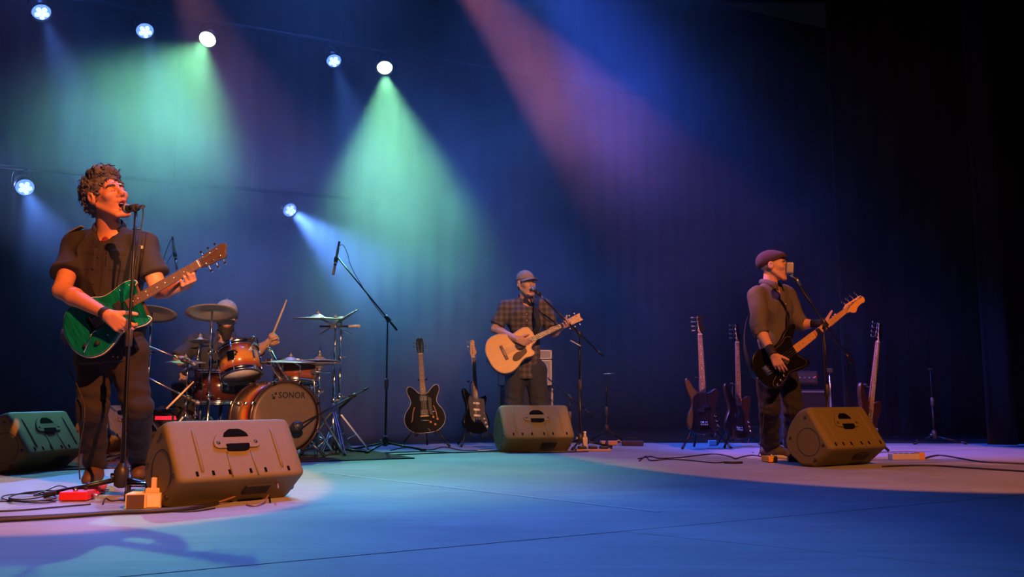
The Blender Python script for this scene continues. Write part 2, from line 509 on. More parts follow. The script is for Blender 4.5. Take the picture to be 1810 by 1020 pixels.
curtain(c0+bd*9.0-bn*0.15, c0+bd*20-bn*0.15, 0.02, 7.2, 0.30, 0.03, 'black pleated backdrop curtain behind the centre guitarist and the bassist', 2)
lg = at(1490, 780, 10.6); lg.z = 0
curtain(lg, lg+bd*2.6, 0.02, 7.2, 0.34, 0.07, 'narrow black side curtain hanging behind the leaning bass neck', 3)
lg2 = at(1760, 780, 8.9); lg2.z = 0
curtain(lg2, lg2+bd*3.2, 0.02, 7.2, 0.36, 0.07, 'wide black side curtain beyond the microphone stand that holds no microphone', 4)
ll = at(-75, 780, 8.2); ll.z = 0
curtain(ll-bd*2.4, ll, 0.02, 7.2, 0.34, 0.07, 'black side curtain beyond the monitor wedge with green light on top', 5)

# ---------------------------------------------------------------- lamps on bars
M_BAR = mat('black_pipe', (0.006, 0.006, 0.007), 0.8, 0.0, 0.15)
def light_bar(a, b, label):
    t = thing('lighting_bar', label, 'lighting bar', (a+b)/2)
    c = (a+b)/2
    MB().rod(a, b, 0.024, seg=12).build('pipe', M_BAR, t, shift=c)
    n = 6
    for i in range(n):
        p = a+(b-a)*((i+0.3)/n)
        MB().rod(p, V((p.x, p.y, 8.0)), 0.004, seg=6).build('suspension_cable', M_BAR, t, shift=c)
light_bar(bar0-bd*2.2+V((0, 0, 0.22)), bar1+bd*4+V((0, 0, 0.22)), 'long black pipe carrying the upper row of stage lamps')
l0, l1 = atz(44, 331, 2.9), atz(512, 371, 2.9)
ld = (l1-l0).normalized()
light_bar(l0-ld*1.6+V((0, 0, 0.22)), l1+ld*1.2+V((0, 0, 0.22)), 'black pipe carrying the lower pair of blue stage lamps')
M_LENSB = mat('lit_blue_lens', (0.2, 0.3, 0.8), 0.2, 0, 0, emit=(0.16, 0.34, 1.0), estr=1.3)
M_LENSW = mat('lit_blue_lamp_core', (0.5, 0.6, 0.9), 0.2, 0, 0, emit=(0.35, 0.52, 1.0), estr=2.6)
M_LENSG = mat('lit_green_lens', (0.4, 0.9, 0.5), 0.2, 0, 0, emit=(0.72, 1.0, 0.70), estr=4.0)
def par_can(pos, target, kind, label, watts, deg, blend, dia=0.2, turn=0.0):
    d = (V(target)-pos).normalized()
    # the glass dish sits at pos
    t = thing('stage_lamp', label, 'stage lamp', pos)
    r = dia/2
    MB().lathe([(0.001, -0.34), (r*0.55, -0.335), (r*0.8, -0.27), (r*1.02, -0.10), (r*1.05, 0.03), (r*0.99, 0.03), (r*0.99, -0.012), (0.001, -0.012)], (0, 0, 0), d, 28).build('housing', M_BLACKMETAL, t)
    if kind == 'G':
        MB().lathe([(0.001, 0.055), (r*0.35, 0.050), (r*0.65, 0.036), (r*0.85, 0.018), (r*0.96, -0.006)], (0, 0, 0), d, 28).build('lens', M_LENSG, t)
    else:
        MB().lathe([(0.001, 0.040), (r*0.35, 0.037), (r*0.65, 0.026), (r*0.85, 0.012), (r*0.96, -0.008)], (0, 0, 0), d, 28).build('lens', M_LENSB, t)
        u, v, w = basis(d)
        core = MB()
        for k in range(5):
            a = turn+2*PI*k/5
            core.ball(d*0.034+(u*math.cos(a)+v*math.sin(a))*r*0.48, r*0.27, 10, sc=(1, 1, 0.6), R=d.to_track_quat('Z', 'Y').to_matrix())
        core.ball(d*0.045, r*0.30, 10, sc=(1, 1, 0.6), R=d.to_track_quat('Z', 'Y').to_matrix())
        co = core.build('light_cluster', M_LENSW, t)
    side = d.cross(V((0, 0, 1))).normalized()
    piv = -d*0.13
    top = V((0, 0, 0.20))
    yk = MB().tube([piv+side*(r*1.12), piv+side*(r*1.14)+V((0, 0, 0.1)), top+side*(r*0.8)-d*0.06, top-d*0.06, top-side*(r*0.8)-d*0.06, piv-side*(r*1.14)+V((0, 0, 0.1)), piv-side*(r*1.12)], 0.008, 6)
    yk.build('yoke', M_BLACKMETAL, t)
    MB().box(V((0, 0, 0.215)), (0.02, 0.02, 0.028)).build('clamp', M_BLACKMETAL, t)
    col = GREEN if kind == 'G' else BLUE
    spot('lamp_beam', pos+d*0.05, target, col, watts, deg, blend, 0.05)
par_can(bar0.copy(), (-1.9, 6.0, 0), 'B', 'blue stage lamp hanging at the outer end of the upper bar', 700, 20, 0.6, 0.205)
par_can(atz(256, 54, 4.7), (-1.4, 5.5, 0), 'B', 'blue stage lamp hung on the upper bar close beside a green lamp', 600, 19, 0.6, 0.20)
par_can(atz(367, 69, 4.7), (-3.1, 4.9, 0.2), 'G', 'bright green stage lamp on the upper bar, above the singer', 1900, 42, 0.7, 0.20)
par_can(atz(590, 107, 4.7), (-0.3, 6.2, 0), 'B', 'blue stage lamp hung on the upper bar above the drum overhead microphone', 520, 19, 0.6, 0.19)
par_can(atz(680, 119, 4.7), (-0.75, 6.7, 0), 'G', 'bright green stage lamp on the upper bar, nearest the centre guitarist', 3700, 33, 0.7, 0.205)
par_can(l0.copy(), (-2.1, 5.2, 0), 'B', 'blue stage lamp on the lower bar, beside the singer', 1500, 17, 0.5, 0.205)
par_can(l1.copy(), (0.6, 6.2, 0), 'B', 'blue stage lamp on the lower bar, above the drum kit', 1900, 22, 0.6, 0.19)

# ---------------------------------------------------------------- haze
def haze():
    m = bpy.data.materials.new('stage_haze'); m.use_nodes = True
    nt = m.node_tree; N = nt.nodes; L = nt.links; N.remove(N['Principled BSDF'])
    out = N['Material Output']; sc = N.new('ShaderNodeVolumeScatter'); sc.inputs['Anisotropy'].default_value = 0.35
    sc.inputs['Color'].default_value = (1, 1, 1, 1)
    L.new(sc.outputs[0], out.inputs['Volume'])
    tc = N.new('ShaderNodeTexCoord')
    def math_(op, a, b):
        n = N.new('ShaderNodeMath'); n.operation = op
        for i, q in enumerate((a, b)):
            if isinstance(q, (int, float)): n.inputs[i].default_value = q
            elif q is not None: L.new(q, n.inputs[i])
        return n.outputs[0]
    nz = N.new('ShaderNodeTexNoise'); nz.inputs['Scale'].default_value = 0.9; nz.inputs['Detail'].default_value = 3; nz.inputs['Distortion'].default_value = 0.6
    L.new(tc.outputs['Object'], nz.inputs['Vector'])
    mr = N.new('ShaderNodeMapRange'); mr.inputs[1].default_value = 0.3; mr.inputs[2].default_value = 0.7; mr.inputs[3].default_value = 0.35; mr.inputs[4].default_value = 1.65
    L.new(nz.outputs['Fac'], mr.inputs[0])
    tot = None
    for c, rad, amt in HAZE_CLOUDS:
        vm = N.new('ShaderNodeVectorMath'); vm.operation = 'SUBTRACT'; vm.inputs[1].default_value = c
        L.new(tc.outputs['Object'], vm.inputs[0])
        v2 = N.new('ShaderNodeVectorMath'); v2.operation = 'DIVIDE'; v2.inputs[1].default_value = rad
        L.new(vm.outputs[0], v2.inputs[0])
        ln = N.new('ShaderNodeVectorMath'); ln.operation = 'LENGTH'; L.new(v2.outputs[0], ln.inputs[0])
        r = N.new('ShaderNodeMapRange'); r.interpolation_type = 'SMOOTHERSTEP'
        r.inputs[1].default_value = 0.0; r.inputs[2].default_value = 1.0; r.inputs[3].default_value = amt; r.inputs[4].default_value = 0.0
        L.new(ln.outputs['Value'], r.inputs[0])
        tot = r.outputs[0] if tot is None else math_('ADD', tot, r.outputs[0])
    base = math_('ADD', tot, HAZE_BASE)
    # the haze has risen and drifted upstage: thin low down near the musicians
    sp = N.new('ShaderNodeSeparateXYZ'); L.new(tc.outputs['Object'], sp.inputs[0])
    g = math_('ADD', math_('MULTIPLY', sp.outputs['Z'], 0.9), sp.outputs['Y'])
    gr = N.new('ShaderNodeMapRange'); gr.interpolation_type = 'SMOOTHSTEP'
    gr.inputs[1].default_value = 9.0; gr.inputs[2].default_value = 10.4; gr.inputs[3].default_value = 0.03; gr.inputs[4].default_value = 1.0
    L.new(g, gr.inputs[0])
    dn2 = math_('MULTIPLY', base, mr.outputs[0])
    L.new(math_('MULTIPLY', dn2, gr.outputs[0]), sc.inputs['Density'])
    hb = [bar0-bd*3.6+bn*1.3, bar0-bd*3.6-bn*6.6, bar1+bd*6.0-bn*6.6, bar1+bd*6.0+bn*1.3]
    o = MB().prism([tuple(p.xy) for p in hb], 0.02, 6.58).build('stage_haze', m)
    tag(o, 'drifting stage haze that shows the coloured light beams', 'haze', kind='stuff')
HAZE_BASE = 0.024
HAZE_CLOUDS = [(at(235, 250, 7.6), (2.0, 1.8, 1.3), 0.28), (at(740, 330, 8.0), (1.6, 1.8, 1.5), 0.20),
               (at(1010, 230, 7.8), (1.6, 1.8, 1.4), 0.14), (at(480, 420, 9.3), (3.6, 2.6, 2.6), 0.06), (V((-2.4, 11.2, 1.4)), (6.0, 2.7, 3.4), 0.42)]
haze()
# ---------------------------------------------------------------- floor monitors
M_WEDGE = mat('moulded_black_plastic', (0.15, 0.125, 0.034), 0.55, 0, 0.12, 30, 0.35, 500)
M_RECESS_SHADE = mat('painted_recess_shade', (0.003, 0.003, 0.003), 0.9, 0, 0.1); M_RECESS_SHADE.node_tree.nodes['Principled BSDF'].inputs['Specular IOR Level'].default_value = 0.05  # hollows drawn as near-black plates, their shade put into the colour
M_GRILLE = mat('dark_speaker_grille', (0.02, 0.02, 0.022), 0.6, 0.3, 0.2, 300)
def round_poly(pts, r, n=4):
    out = []; m = len(pts)
    for i in range(m):
        a, b, c = V((*pts[i-1], 0)), V((*pts[i], 0)), V((*pts[(i+1) % m], 0))
        rr = r[i] if isinstance(r, (list, tuple)) else r
        d1 = (a-b); d2 = (c-b); q = min(rr, d1.length*0.45, d2.length*0.45)
        p, s_ = b+d1.normalized()*q, b+d2.normalized()*q
        for k in range(n+1):
            t = k/n; w = p*(1-t)**2+b*2*t*(1-t)+s_*t*t
            out.append((w.x, w.y))
    return out
# profile: u towards the audience, w up
WPROF = [(-0.015, 0.0), (0.150, 0.135), (-0.045, 0.425), (-0.13, 0.40), (-0.225, 0.29), (-0.262, 0.17), (-0.235, 0.09), (-0.12, 0.0)]
WR = [0.012, 0.022, 0.022, 0.05, 0.06, 0.05, 0.05, 0.02]
def make_wedge(label, loc, front_deg, L=0.62, group=None, sc=1.0):
    # front_deg: direction the handled panel faces, measured from -Y towards +X
    a = math.radians(front_deg); f = V((math.sin(a), -math.cos(a), 0)); s_ = V((math.cos(a), math.sin(a), 0))
    mt = Matrix(((s_.x, f.x, 0, loc[0]), (s_.y, f.y, 0, loc[1]), (0, 0, 1, loc[2]), (0, 0, 0, 1)))
    # local: x along the length, y towards the audience, z up  (left-handed basis is avoided below)
    mt = Matrix(((s_.x, -f.x, 0, loc[0]), (s_.y, -f.y, 0, loc[1]), (0, 0, 1, loc[2]), (0, 0, 0, 1)))
    t = thing('monitor_wedge', label, 'monitor speaker', mtx=mt, group=group)
    prof = [(u*sc, w*sc) for u, w in round_poly(WPROF, WR, 4)]
    n = len(prof); cx = sum(p[0] for p in prof)/n; cz = sum(p[1] for p in prof)/n
    L *= sc
    rings = [(-L/2, 0.86), (-L/2+0.006, 0.93), (-L/2+0.022, 0.985), (-L/2+0.05, 1.0), (L/2-0.05, 1.0), (L/2-0.022, 0.985), (L/2-0.006, 0.93), (L/2, 0.86)]
    vs = []; fs = []
    for x, s2 in rings:
        for u, w in prof: vs.append((x, -(cx+(u-cx)*s2), max(0.0, cz+(w-cz)*s2) if s2 < 1 else w))
    for i in range(len(rings)-1):
        for k in range(n):
            a_, b_ = i*n+k, i*n+(k+1) % n
            fs.append([a_, a_+n, b_+n, b_])
    mb = MB().add(vs, fs)
    m0 = len(mb.v)-len(vs)
    mb.f.append([k for k in range(n)]); mb.mi.append(0); mb.sm.append(False)
    mb.f.append([(len(rings)-1)*n+k for k in range(n)][::-1]); mb.mi.append(0); mb.sm.append(False)
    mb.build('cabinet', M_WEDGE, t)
    # frame of the handled panel: origin at its lower edge middle, P(x, h, out)
    A = V((0, -0.150*sc, 0.135*sc)); B = V((0, 0.045*sc, 0.425*sc)); up = (B-A).normalized(); H = (B-A).length
    nrm = V((0, -up.z, up.y))
    if nrm.z < 0: nrm = -nrm
    def P(x, h, o=0.0): return A + V((x*sc, 0, 0)) + up*(h*sc) + nrm*(o*sc)
    R = Matrix(((1, up.x, nrm.x), (0, up.y, nrm.y), (0, up.z, nrm.z)))
    # handle: raised arched frame with dark plates for the shaded pocket above and grip slot below
    arch = [(-0.105, 0.172), (-0.128, 0.182), (-0.131, 0.212), (-0.108, 0.252), (-0.066, 0.286), (0, 0.300), (0.066, 0.286), (0.108, 0.252), (0.131, 0.212), (0.128, 0.182), (0.105, 0.172), (0.06, 0.172), (-0.06, 0.172)]
    def plate(poly, o0, o1, m, nm, bev=0.003):
        q = MB().prism([(x*sc, h*sc) for x, h in poly], o0*sc, o1*sc, bev*sc)
        q.v = [tuple(A + V((p[0], 0, 0)) + up*p[1] + nrm*p[2]) for p in q.v]
        return q.build(nm, m, t)
    hd = plate(round_poly(arch, 0.01, 3), -0.004, 0.010, M_WEDGE, 'handle')
    pocket = [(-0.074, 0.236), (-0.062, 0.262), (-0.03, 0.284), (0.03, 0.284), (0.062, 0.262), (0.074, 0.236)]
    plate(round_poly(pocket, 0.008, 3), 0.006, 0.0112, M_RECESS_SHADE, 'handle_pocket', 0)
    slot = [(-0.063, 0.158), (-0.068, 0.196), (0.066, 0.196), (0.060, 0.164), (0.03, 0.155)]
    plate(round_poly(slot, 0.008, 3), 0.004, 0.0122, M_RECESS_SHADE, 'grip_slot', 0)
    for sx in (-1, 1):
        MB().ball(P(sx*0.105, 0.205, 0.008), 0.012*sc, 10, sc=(1, 1, 0.5), R=R).build('handle_bolt', M_PLASTIC, t)
    # recess channel under the handle
    for sx in (-1, 1):
        MB().rod(P(sx*0.066, 0.155, 0.000), P(sx*0.072, 0.01, 0.001), 0.0045*sc, seg=8).build('channel_edge', M_WEDGE, t)
        MB().tube([P(sx*0.222, 0.30, -0.010), P(sx*0.222, 0.27, -0.003), P(sx*0.222, 0.06, -0.002), P(sx*0.222, 0.045, -0.010)], 0.010*sc, 12).build('rib', M_WEDGE, t)
    for x in (-0.255, -0.17, -0.082, 0.035, 0.12, 0.255):
        MB().box(P(x, 0.038, 0.000), (0.006*sc, 0.013*sc, 0.0035*sc), R).build('bolt_notch', M_RECESS_SHADE, t)
    # end caps: round boss, corner bolts
    for sx in (-1, 1):
        e = MB().lathe([(0.085, -0.004), (0.098, 0.006), (0.104, 0.002), (0.104, -0.004)], (sx*(L/2-0.004), 0.045*sc, 0.175*sc), (sx, 0, 0), 26)
        e.build('end_boss', M_PLASTIC, t)
        for (u, w) in ((0.085, 0.16), (-0.06, 0.35), (-0.2, 0.2), (0.01, 0.055)):
            MB().lathe([(0.001, 0.009), (0.009, 0.008), (0.014, 0.0), (0.014, -0.01)], (sx*(L/2-0.003), -u*sc, w*sc), (sx, 0, 0), 12).build('corner_bolt', M_PLASTIC, t)
    # speaker grille on the musician side
    g = []
    gp = [p for p in prof if p[0] < -0.08*sc and p[1] > 0.06*sc]
    vs = []; fs = []
    for x in (-L/2+0.04, L/2-0.04):
        for (u, w) in gp:
            dx, dz = u-cx, w-cz; l_ = math.hypot(dx, dz)
            vs.append((x, -(u+dx/l_*0.004), w+dz/l_*0.004))
    k = len(gp)
    for i in range(k-1): fs.append([i, i+1, k+i+1, k+i])
    MB().add(vs, fs).build('grille', M_GRILLE, t)
    MB().box((0.10*sc, -0.075*sc, 0.066*sc), (0.07*sc, 0.006, 0.035*sc), Matrix.Rotation(math.radians(50), 3, 'X')).build('socket_panel', M_RUBBER, t)
    return t

# ---------------------------------------------------------------- stands, microphones, cables
M_CABLE = mat('black_cable', (0.014, 0.013, 0.013), 0.55, 0, 0.2)
M_GREYGRIP = mat('grey_clutch', (0.06, 0.06, 0.065), 0.45, 0.2, 0.1)
def tripod(t, base, hub_z, reach, angs, r=0.0095, m=None, mf=None):
    # three separate legs from the hub at the pole foot, each with a rubber foot
    m = m or M_BLACKMETAL
    for a in angs:
        d = V((math.cos(a), math.sin(a), 0))
        p0 = V((0, 0, hub_z))+d*0.02; p1 = d*reach+V((0, 0, 0.014))
        lg_ = MB().rod(p0, p1, r, r, 8).build('leg', m, t)
        MB().tube([p1-(p1-p0).normalized()*0.05, p1+(p1-p0).normalized()*0.012], 0.013, 8).build('rubber_foot', M_RUBBER, lg_)
def mic_stand(label, base, h, angs, reach=0.30, boom=None, hub_z=0.10, dark=True, group=None, grip=None, lower=None, wheel=True, bulk=1.0):
    """straight pole on a tripod; boom = (tip, tail) in world coordinates"""
    t = thing('microphone_stand', label, 'microphone stand', base, group)
    m = M_BLACKMETAL if dark else M_CHROME
    B = V(base); lo = lower or h*0.55
    MB().rod((0, 0, 0.06), (0, 0, lo), 0.0105, seg=12).build('lower_pole', m, t)
    MB().rod((0, 0, lo), (0, 0, h), 0.0075, seg=12).build('upper_pole', m if dark else M_STEEL, t)
    MB().lathe([(0.010, -0.05), (0.018, -0.045), (0.019, 0.03), (0.011, 0.045)], (0, 0, lo), (0, 0, 1), 14).build('clutch', M_GREYGRIP, t)
    MB().lathe([(0.012*bulk, -0.05*bulk), (0.028*bulk, -0.04*bulk), (0.030*bulk, 0.02*bulk), (0.016, 0.05*bulk)], (0, 0, hub_z), (0, 0, 1), 14).build('hub', M_PLASTIC, t)
    if wheel: MB().rod((-0.05, -0.01, hub_z), (-0.02, -0.005, hub_z), 0.012, seg=8).build('hub_screw', M_CHROME, t)
    tripod(t, B, hub_z-0.02, reach, angs, 0.0095*(bulk if bulk == 1 else 1.3))
    if boom:
        tip, tail = V(boom[0])-B, V(boom[1])-B
        MB().rod(tail, tip, 0.0068, seg=10).build('boom', m if dark else M_STEEL, t)
        piv = V((0, 0, h))
        ax = (tip-tail).normalized()
        q = tail+ax*(piv-tail).dot(ax)
        MB().rod(q-ax*0.035, q+ax*0.035, 0.019, seg=12).build('boom_clamp', M_PLASTIC, t)
        MB().rod(piv-V((0, 0, 0.03)), q, 0.014, seg=10).build('pivot', M_PLASTIC, t)
        sd = ax.cross(V((0, 0, 1))).normalized()
        MB().rod(q, q+sd*0.045, 0.011, seg=8).build('boom_knob', M_PLASTIC, t)
        MB().rod(tail, tail+ax*0.10, 0.0105, seg=10).build('counterweight', M_BLACKMETAL, t)
    return t
M_MESH = mat('microphone_grille', (0.30, 0.30, 0.32), 0.4, 0.9, 0.25, 900, 0.4, 1500)
def vocal_mic(label, head, tail, big=1.0, clip=True):
    head, tail = V(head), V(tail); d = (tail-head).normalized()
    t = thing('vocal_microphone', label, 'microphone', head)
    s_ = big
    MB().lathe([(0.001, -0.027*s_), (0.014*s_, -0.023*s_), (0.0235*s_, -0.008*s_), (0.0255*s_, 0.008*s_), (0.0235*s_, 0.022*s_)], (0, 0, 0), d, 20).build('grille', M_MESH, t)
    MB().lathe([(0.0255*s_, 0.0), (0.0268*s_, 0.004), (0.0255*s_, 0.009)], (0, 0, 0), d, 20).build('band', M_STEEL, t)
    L = (tail-head).length
    MB().lathe([(0.0235*s_, 0.022*s_), (0.0205*s_, 0.03*s_), (0.017*s_, 0.06*s_), (0.0125*s_, L*0.97), (0.011*s_, L)], (0, 0, 0), d, 18).build('handle', M_PLASTIC, t)
    if clip:
        c = d*L*0.62
        MB().rod(c-d*0.025, c+d*0.025, 0.0205, seg=14).build('clip', M_PLASTIC, t)
    MB().rod(d*L*0.97, d*(L+0.045), 0.009, seg=10).build('plug', M_STEEL, t)
    return t
def pencil_mic(label, top, tip):
    top, tip = V(top), V(tip); d = (tip-top)
    t = thing('overhead_microphone', label, 'microphone', top)
    L = d.length; d.normalize()
    MB().lathe([(0.008, -0.02), (0.0115, 0.0), (0.0125, 0.02), (0.0125, L*0.62)], (0, 0, 0), d, 14).build('barrel', mat('champagne_metal', (0.42, 0.33, 0.24), 0.4, 0.8, 0.1), t)
    MB().lathe([(0.0128, L*0.60), (0.014, L*0.62), (0.014, L*0.64), (0.0128, L*0.66)], (0, 0, 0), d, 14).build('ring', M_BLACKMETAL, t)
    MB().lathe([(0.0125, L*0.66), (0.0125, L*0.98), (0.009, L), (0.001, L)], (0, 0, 0), d, 14).build('capsule', mat('champagne_metal', (0.42, 0.33, 0.24)), t)
    MB().rod(d*L*0.36, d*L*0.54, 0.0185, seg=12).build('clip', M_PLASTIC, t)
    MB().rod(-d*0.055, -d*0.015, 0.0105, seg=10).build('plug', M_RUBBER, t)
    return t
def cable(label, pts, r=0.0035, n=8, m=None, group=None, name='cable', seg=6):
    p = spline(pts, n); c = V(p[0])
    o = MB().tube(p, r, seg).build(name, m or M_CABLE, shift=c); o.location = c
    return tag(o, label, 'cable', group)
# ---------------------------------------------------------------- guitars
M_ROSE = mat('rosewood', (0.13, 0.065, 0.04), 0.5, 0, 0.25, 60)
M_MAPLE = mat('amber_maple', (0.72, 0.40, 0.12), 0.32, 0, 0.12, 30, coat=0.4)
M_MAHOG = mat('dark_mahogany', (0.16, 0.06, 0.035), 0.35, 0, 0.2, 40, coat=0.3)
M_PEARL = mat('pearl_inlay', (0.8, 0.78, 0.7), 0.3, 0, 0.1)
M_FRET = mat('fret_wire', (0.45, 0.42, 0.38), 0.4, 1, 0.05)
M_STRAP = mat('black_webbing_strap', (0.012, 0.012, 0.013), 0.75, 0, 0.2, 80)
M_BLACKGLOSS = mat('gloss_black_lacquer', (0.004, 0.004, 0.005), 0.25, 0, 0.1); M_BLACKGLOSS.node_tree.nodes['Principled BSDF'].inputs['Specular IOR Level'].default_value = 0.22
M_CREAM = mat('cream_binding', (0.75, 0.68, 0.52), 0.4, 0, 0.08)
M_AMBERKNOB = mat('amber_knob', (0.75, 0.28, 0.05), 0.25, 0, 0.1)
def wood_grain(name, c0, c1, rough, coat, sx, sy, wave=6.0):
    m = mat(name, c0, rough, 0, 0, coat=coat)
    nt = m.node_tree; N = nt.nodes; L = nt.links; b = N['Principled BSDF']
    tc = N.new('ShaderNodeTexCoord'); mp = N.new('ShaderNodeMapping'); mp.inputs['Scale'].default_value = (sx, sy, 1)
    L.new(tc.outputs['Object'], mp.inputs['Vector'])
    nz = N.new('ShaderNodeTexNoise'); nz.inputs['Scale'].default_value = wave; nz.inputs['Detail'].default_value = 5; nz.inputs['Distortion'].default_value = 0.5
    L.new(mp.outputs[0], nz.inputs['Vector'])
    r = N.new('ShaderNodeValToRGB'); r.color_ramp.elements[0].position = 0.3; r.color_ramp.elements[0].color = c0+(1,)
    r.color_ramp.elements[1].position = 0.7; r.color_ramp.elements[1].color = c1+(1,)
    L.new(nz.outputs['Fac'], r.inputs[0]); L.new(r.outputs[0], b.inputs['Base Color'])
    return m
M_GREENTOP = wood_grain('flamed_green_maple', (0.0, 0.075, 0.052), (0.003, 0.20, 0.14), 0.28, 0.6, 22, 2.0)
M_SPRUCE = wood_grain('golden_spruce', (0.72, 0.36, 0.10), (0.82, 0.46, 0.16), 0.35, 0.4, 1.0, 30)
M_SUNB = wood_grain('brown_sunburst', (0.016, 0.007, 0.004), (0.045, 0.017, 0.008), 0.4, 0.1, 3, 12)

def fret_x(bridge, nut, i): return nut-(nut-bridge)*(1-2**(-i/12.0))
def guitar(name, label, mtx, kind):
    t = thing(name, label, 'bass guitar' if kind in ('bass', 'bass2') else 'guitar', mtx=mtx)
    K = dict(
        prs=dict(bridge=0.150, nut=0.785, tip=0.965, nf=22, wb=0.028, wn=0.0215, body=[0.0, 0.043], fb0=0.358, strings=6),
        acoustic=dict(bridge=0.165, nut=0.815, tip=1.02, nf=20, wb=0.028, wn=0.022, body=[0.0, 0.105], fb0=0.375, strings=6),
        bass=dict(bridge=0.105, nut=0.969, tip=1.19, nf=20, wb=0.031, wn=0.021, body=[0.0, 0.042], fb0=0.395, strings=4),
        bass2=dict(bridge=0.105, nut=0.969, tip=1.17, nf=20, wb=0.031, wn=0.021, body=[0.0, 0.042], fb0=0.395, strings=4),
        semi=dict(bridge=0.165, nut=0.80, tip=0.985, nf=22, wb=0.028, wn=0.0215, body=[0.0, 0.044], fb0=0.385, strings=6),
        strat=dict(bridge=0.145, nut=0.79, tip=0.98, nf=22, wb=0.028, wn=0.021, body=[0.0, 0.043], fb0=0.37, strings=6))[kind]
    z1 = K['body'][1]
    OUT = dict(
        prs=[(0, 0), (.010, .075), (.055, .142), (.13, .166), (.205, .148), (.262, .119), (.32, .118), (.385, .128), (.435, .118), (.455, .096), (.428, .076), (.392, .055), (.372, .03), (.358, 0), (.352, -.03), (.357, -.055), (.385, -.082), (.428, -.112), (.430, -.134), (.39, -.143), (.32, -.126), (.262, -.117), (.205, -.146), (.13, -.166), (.055, -.142), (.010, -.075)],
        acoustic=[(0, 0), (.012, .10), (.065, .175), (.14, .2), (.22, .185), (.285, .148), (.33, .136), (.39, .144), (.45, .148), (.492, .125), (.508, .075), (.51, .03), (.508, 0), (.50, -.03), (.455, -.045), (.425, -.075), (.435, -.115), (.425, -.14), (.385, -.145), (.33, -.136), (.285, -.148), (.22, -.185), (.14, -.2), (.065, -.175), (.012, -.10)],
        bass=[(0, 0), (.006, .08), (.05, .145), (.12, .168), (.20, .148), (.27, .118), (.34, .125), (.42, .158), (.50, .172), (.535, .155), (.515, .125), (.45, .085), (.405, .045), (.395, 0), (.395, -.035), (.41, -.075), (.44, -.125), (.43, -.155), (.38, -.165), (.31, -.150), (.24, -.128), (.17, -.150), (.10, -.165), (.04, -.135), (.006, -.07)],
        semi=[(0, 0), (.012, .11), (.065, .18), (.14, .204), (.215, .185), (.27, .145), (.315, .128), (.365, .14), (.42, .162), (.465, .155), (.475, .125), (.445, .085), (.405, .05), (.395, .028), (.395, 0), (.395, -.028), (.405, -.05), (.445, -.085), (.475, -.125), (.465, -.155), (.42, -.162), (.365, -.14), (.315, -.128), (.27, -.145), (.215, -.185), (.14, -.204), (.065, -.18), (.012, -.11)],
        strat=[(0, 0), (.008, .08), (.05, .145), (.12, .165), (.19, .142), (.25, .114), (.31, .118), (.38, .142), (.44, .15), (.465, .132), (.44, .10), (.395, .062), (.37, .03), (.365, 0), (.365, -.03), (.375, -.06), (.40, -.10), (.405, -.13), (.375, -.145), (.31, -.128), (.25, -.118), (.19, -.142), (.12, -.165), (.05, -.14), (.008, -.07)])
    OUT['bass2'] = OUT['bass']
    poly = spline2(OUT[kind], 6)
    top_m, side_m = dict(prs=(M_GREENTOP, M_MAHOG), acoustic=(M_SPRUCE, mat('rosewood_sides', (0.20, 0.075, 0.03), 0.3, 0, 0.2, 40, coat=0.4)), bass=(M_BLACKGLOSS, M_BLACKGLOSS),
                         bass2=(M_SUNB, M_SUNB), semi=(M_BLACKGLOSS, M_BLACKGLOSS), strat=(M_BLACKGLOSS, M_BLACKGLOSS))[kind]
    bev = dict(prs=0.012, acoustic=0.004, bass=0.010, bass2=0.010, semi=0.008, strat=0.010)[kind]
    bo = MB().prism(poly, 0.0, z1, bev, 0, 0, 1).build('body', [side_m, top_m], t)
    if kind == 'prs':
        for f in bo.data.polygons:
            if f.center.z > z1-0.011: f.material_index = 1
    if kind in ('prs', 'acoustic', 'semi'):
        # binding along the front rim
        bz = z1-0.012 if kind == 'prs' else z1-0.004
        pts = [(x, y, bz) for x, y in poly]; pts.append(pts[0])
        MB().tube(pts, 0.0024, 6, caps=False).build('binding', M_CREAM, t)
    # neck
    zf = z1+dict(prs=0.006, acoustic=0.008, bass=0.006, bass2=0.006, semi=0.012, strat=0.006)[kind]     # top of the fingerboard
    nut, tip, br, wb, wn, f0 = K['nut'], K['tip'], K['bridge'], K['wb'], K['wn'], K['fb0']
    bassy = kind.startswith('bass')
    neck_m = M_MAPLE if kind in ('bass', 'strat', 'acoustic') else M_MAHOG
    if kind == 'acoustic': neck_m = M_MAHOG
    jx = {'prs': 0.33, 'acoustic': 0.50, 'semi': 0.38}.get(kind, 0.33)
    vs = []; fs = []; nseg = 9; steps = 8
    for i in range(steps+1):
        x = jx+(nut+0.012-jx)*i/steps; w = wb+(wn-wb)*max(0, (x-f0)/(nut-f0)); dp = 0.021 if x > jx+0.05 else 0.026
        for k in range(nseg):
            a = PI*k/(nseg-1)
            vs.append((x, w*math.cos(a), zf-0.006-dp*math.sin(a)**0.8))
    for i in range(steps):
        for k in range(nseg-1):
            q = i*nseg+k; fs.append([q, q+nseg, q+nseg+1, q+1])
        fs.append([i*nseg+nseg-1, (i+1)*nseg+nseg-1, (i+1)*nseg, i*nseg])
    fs.append(list(range(nseg))); fs.append([steps*nseg+k for k in range(nseg)][::-1])
    nk = MB().add(vs, fs).build('neck', neck_m, t)
    fbp = [(f0, -wb), (nut, -wn), (nut, wn), (f0, wb)]
    fb_m = M_MAPLE if kind == 'bass' else M_ROSE
    fbo = MB().prism(fbp, zf-0.006, zf, 0.0).build('fingerboard', fb_m, t)
    fr = MB(); dots = []
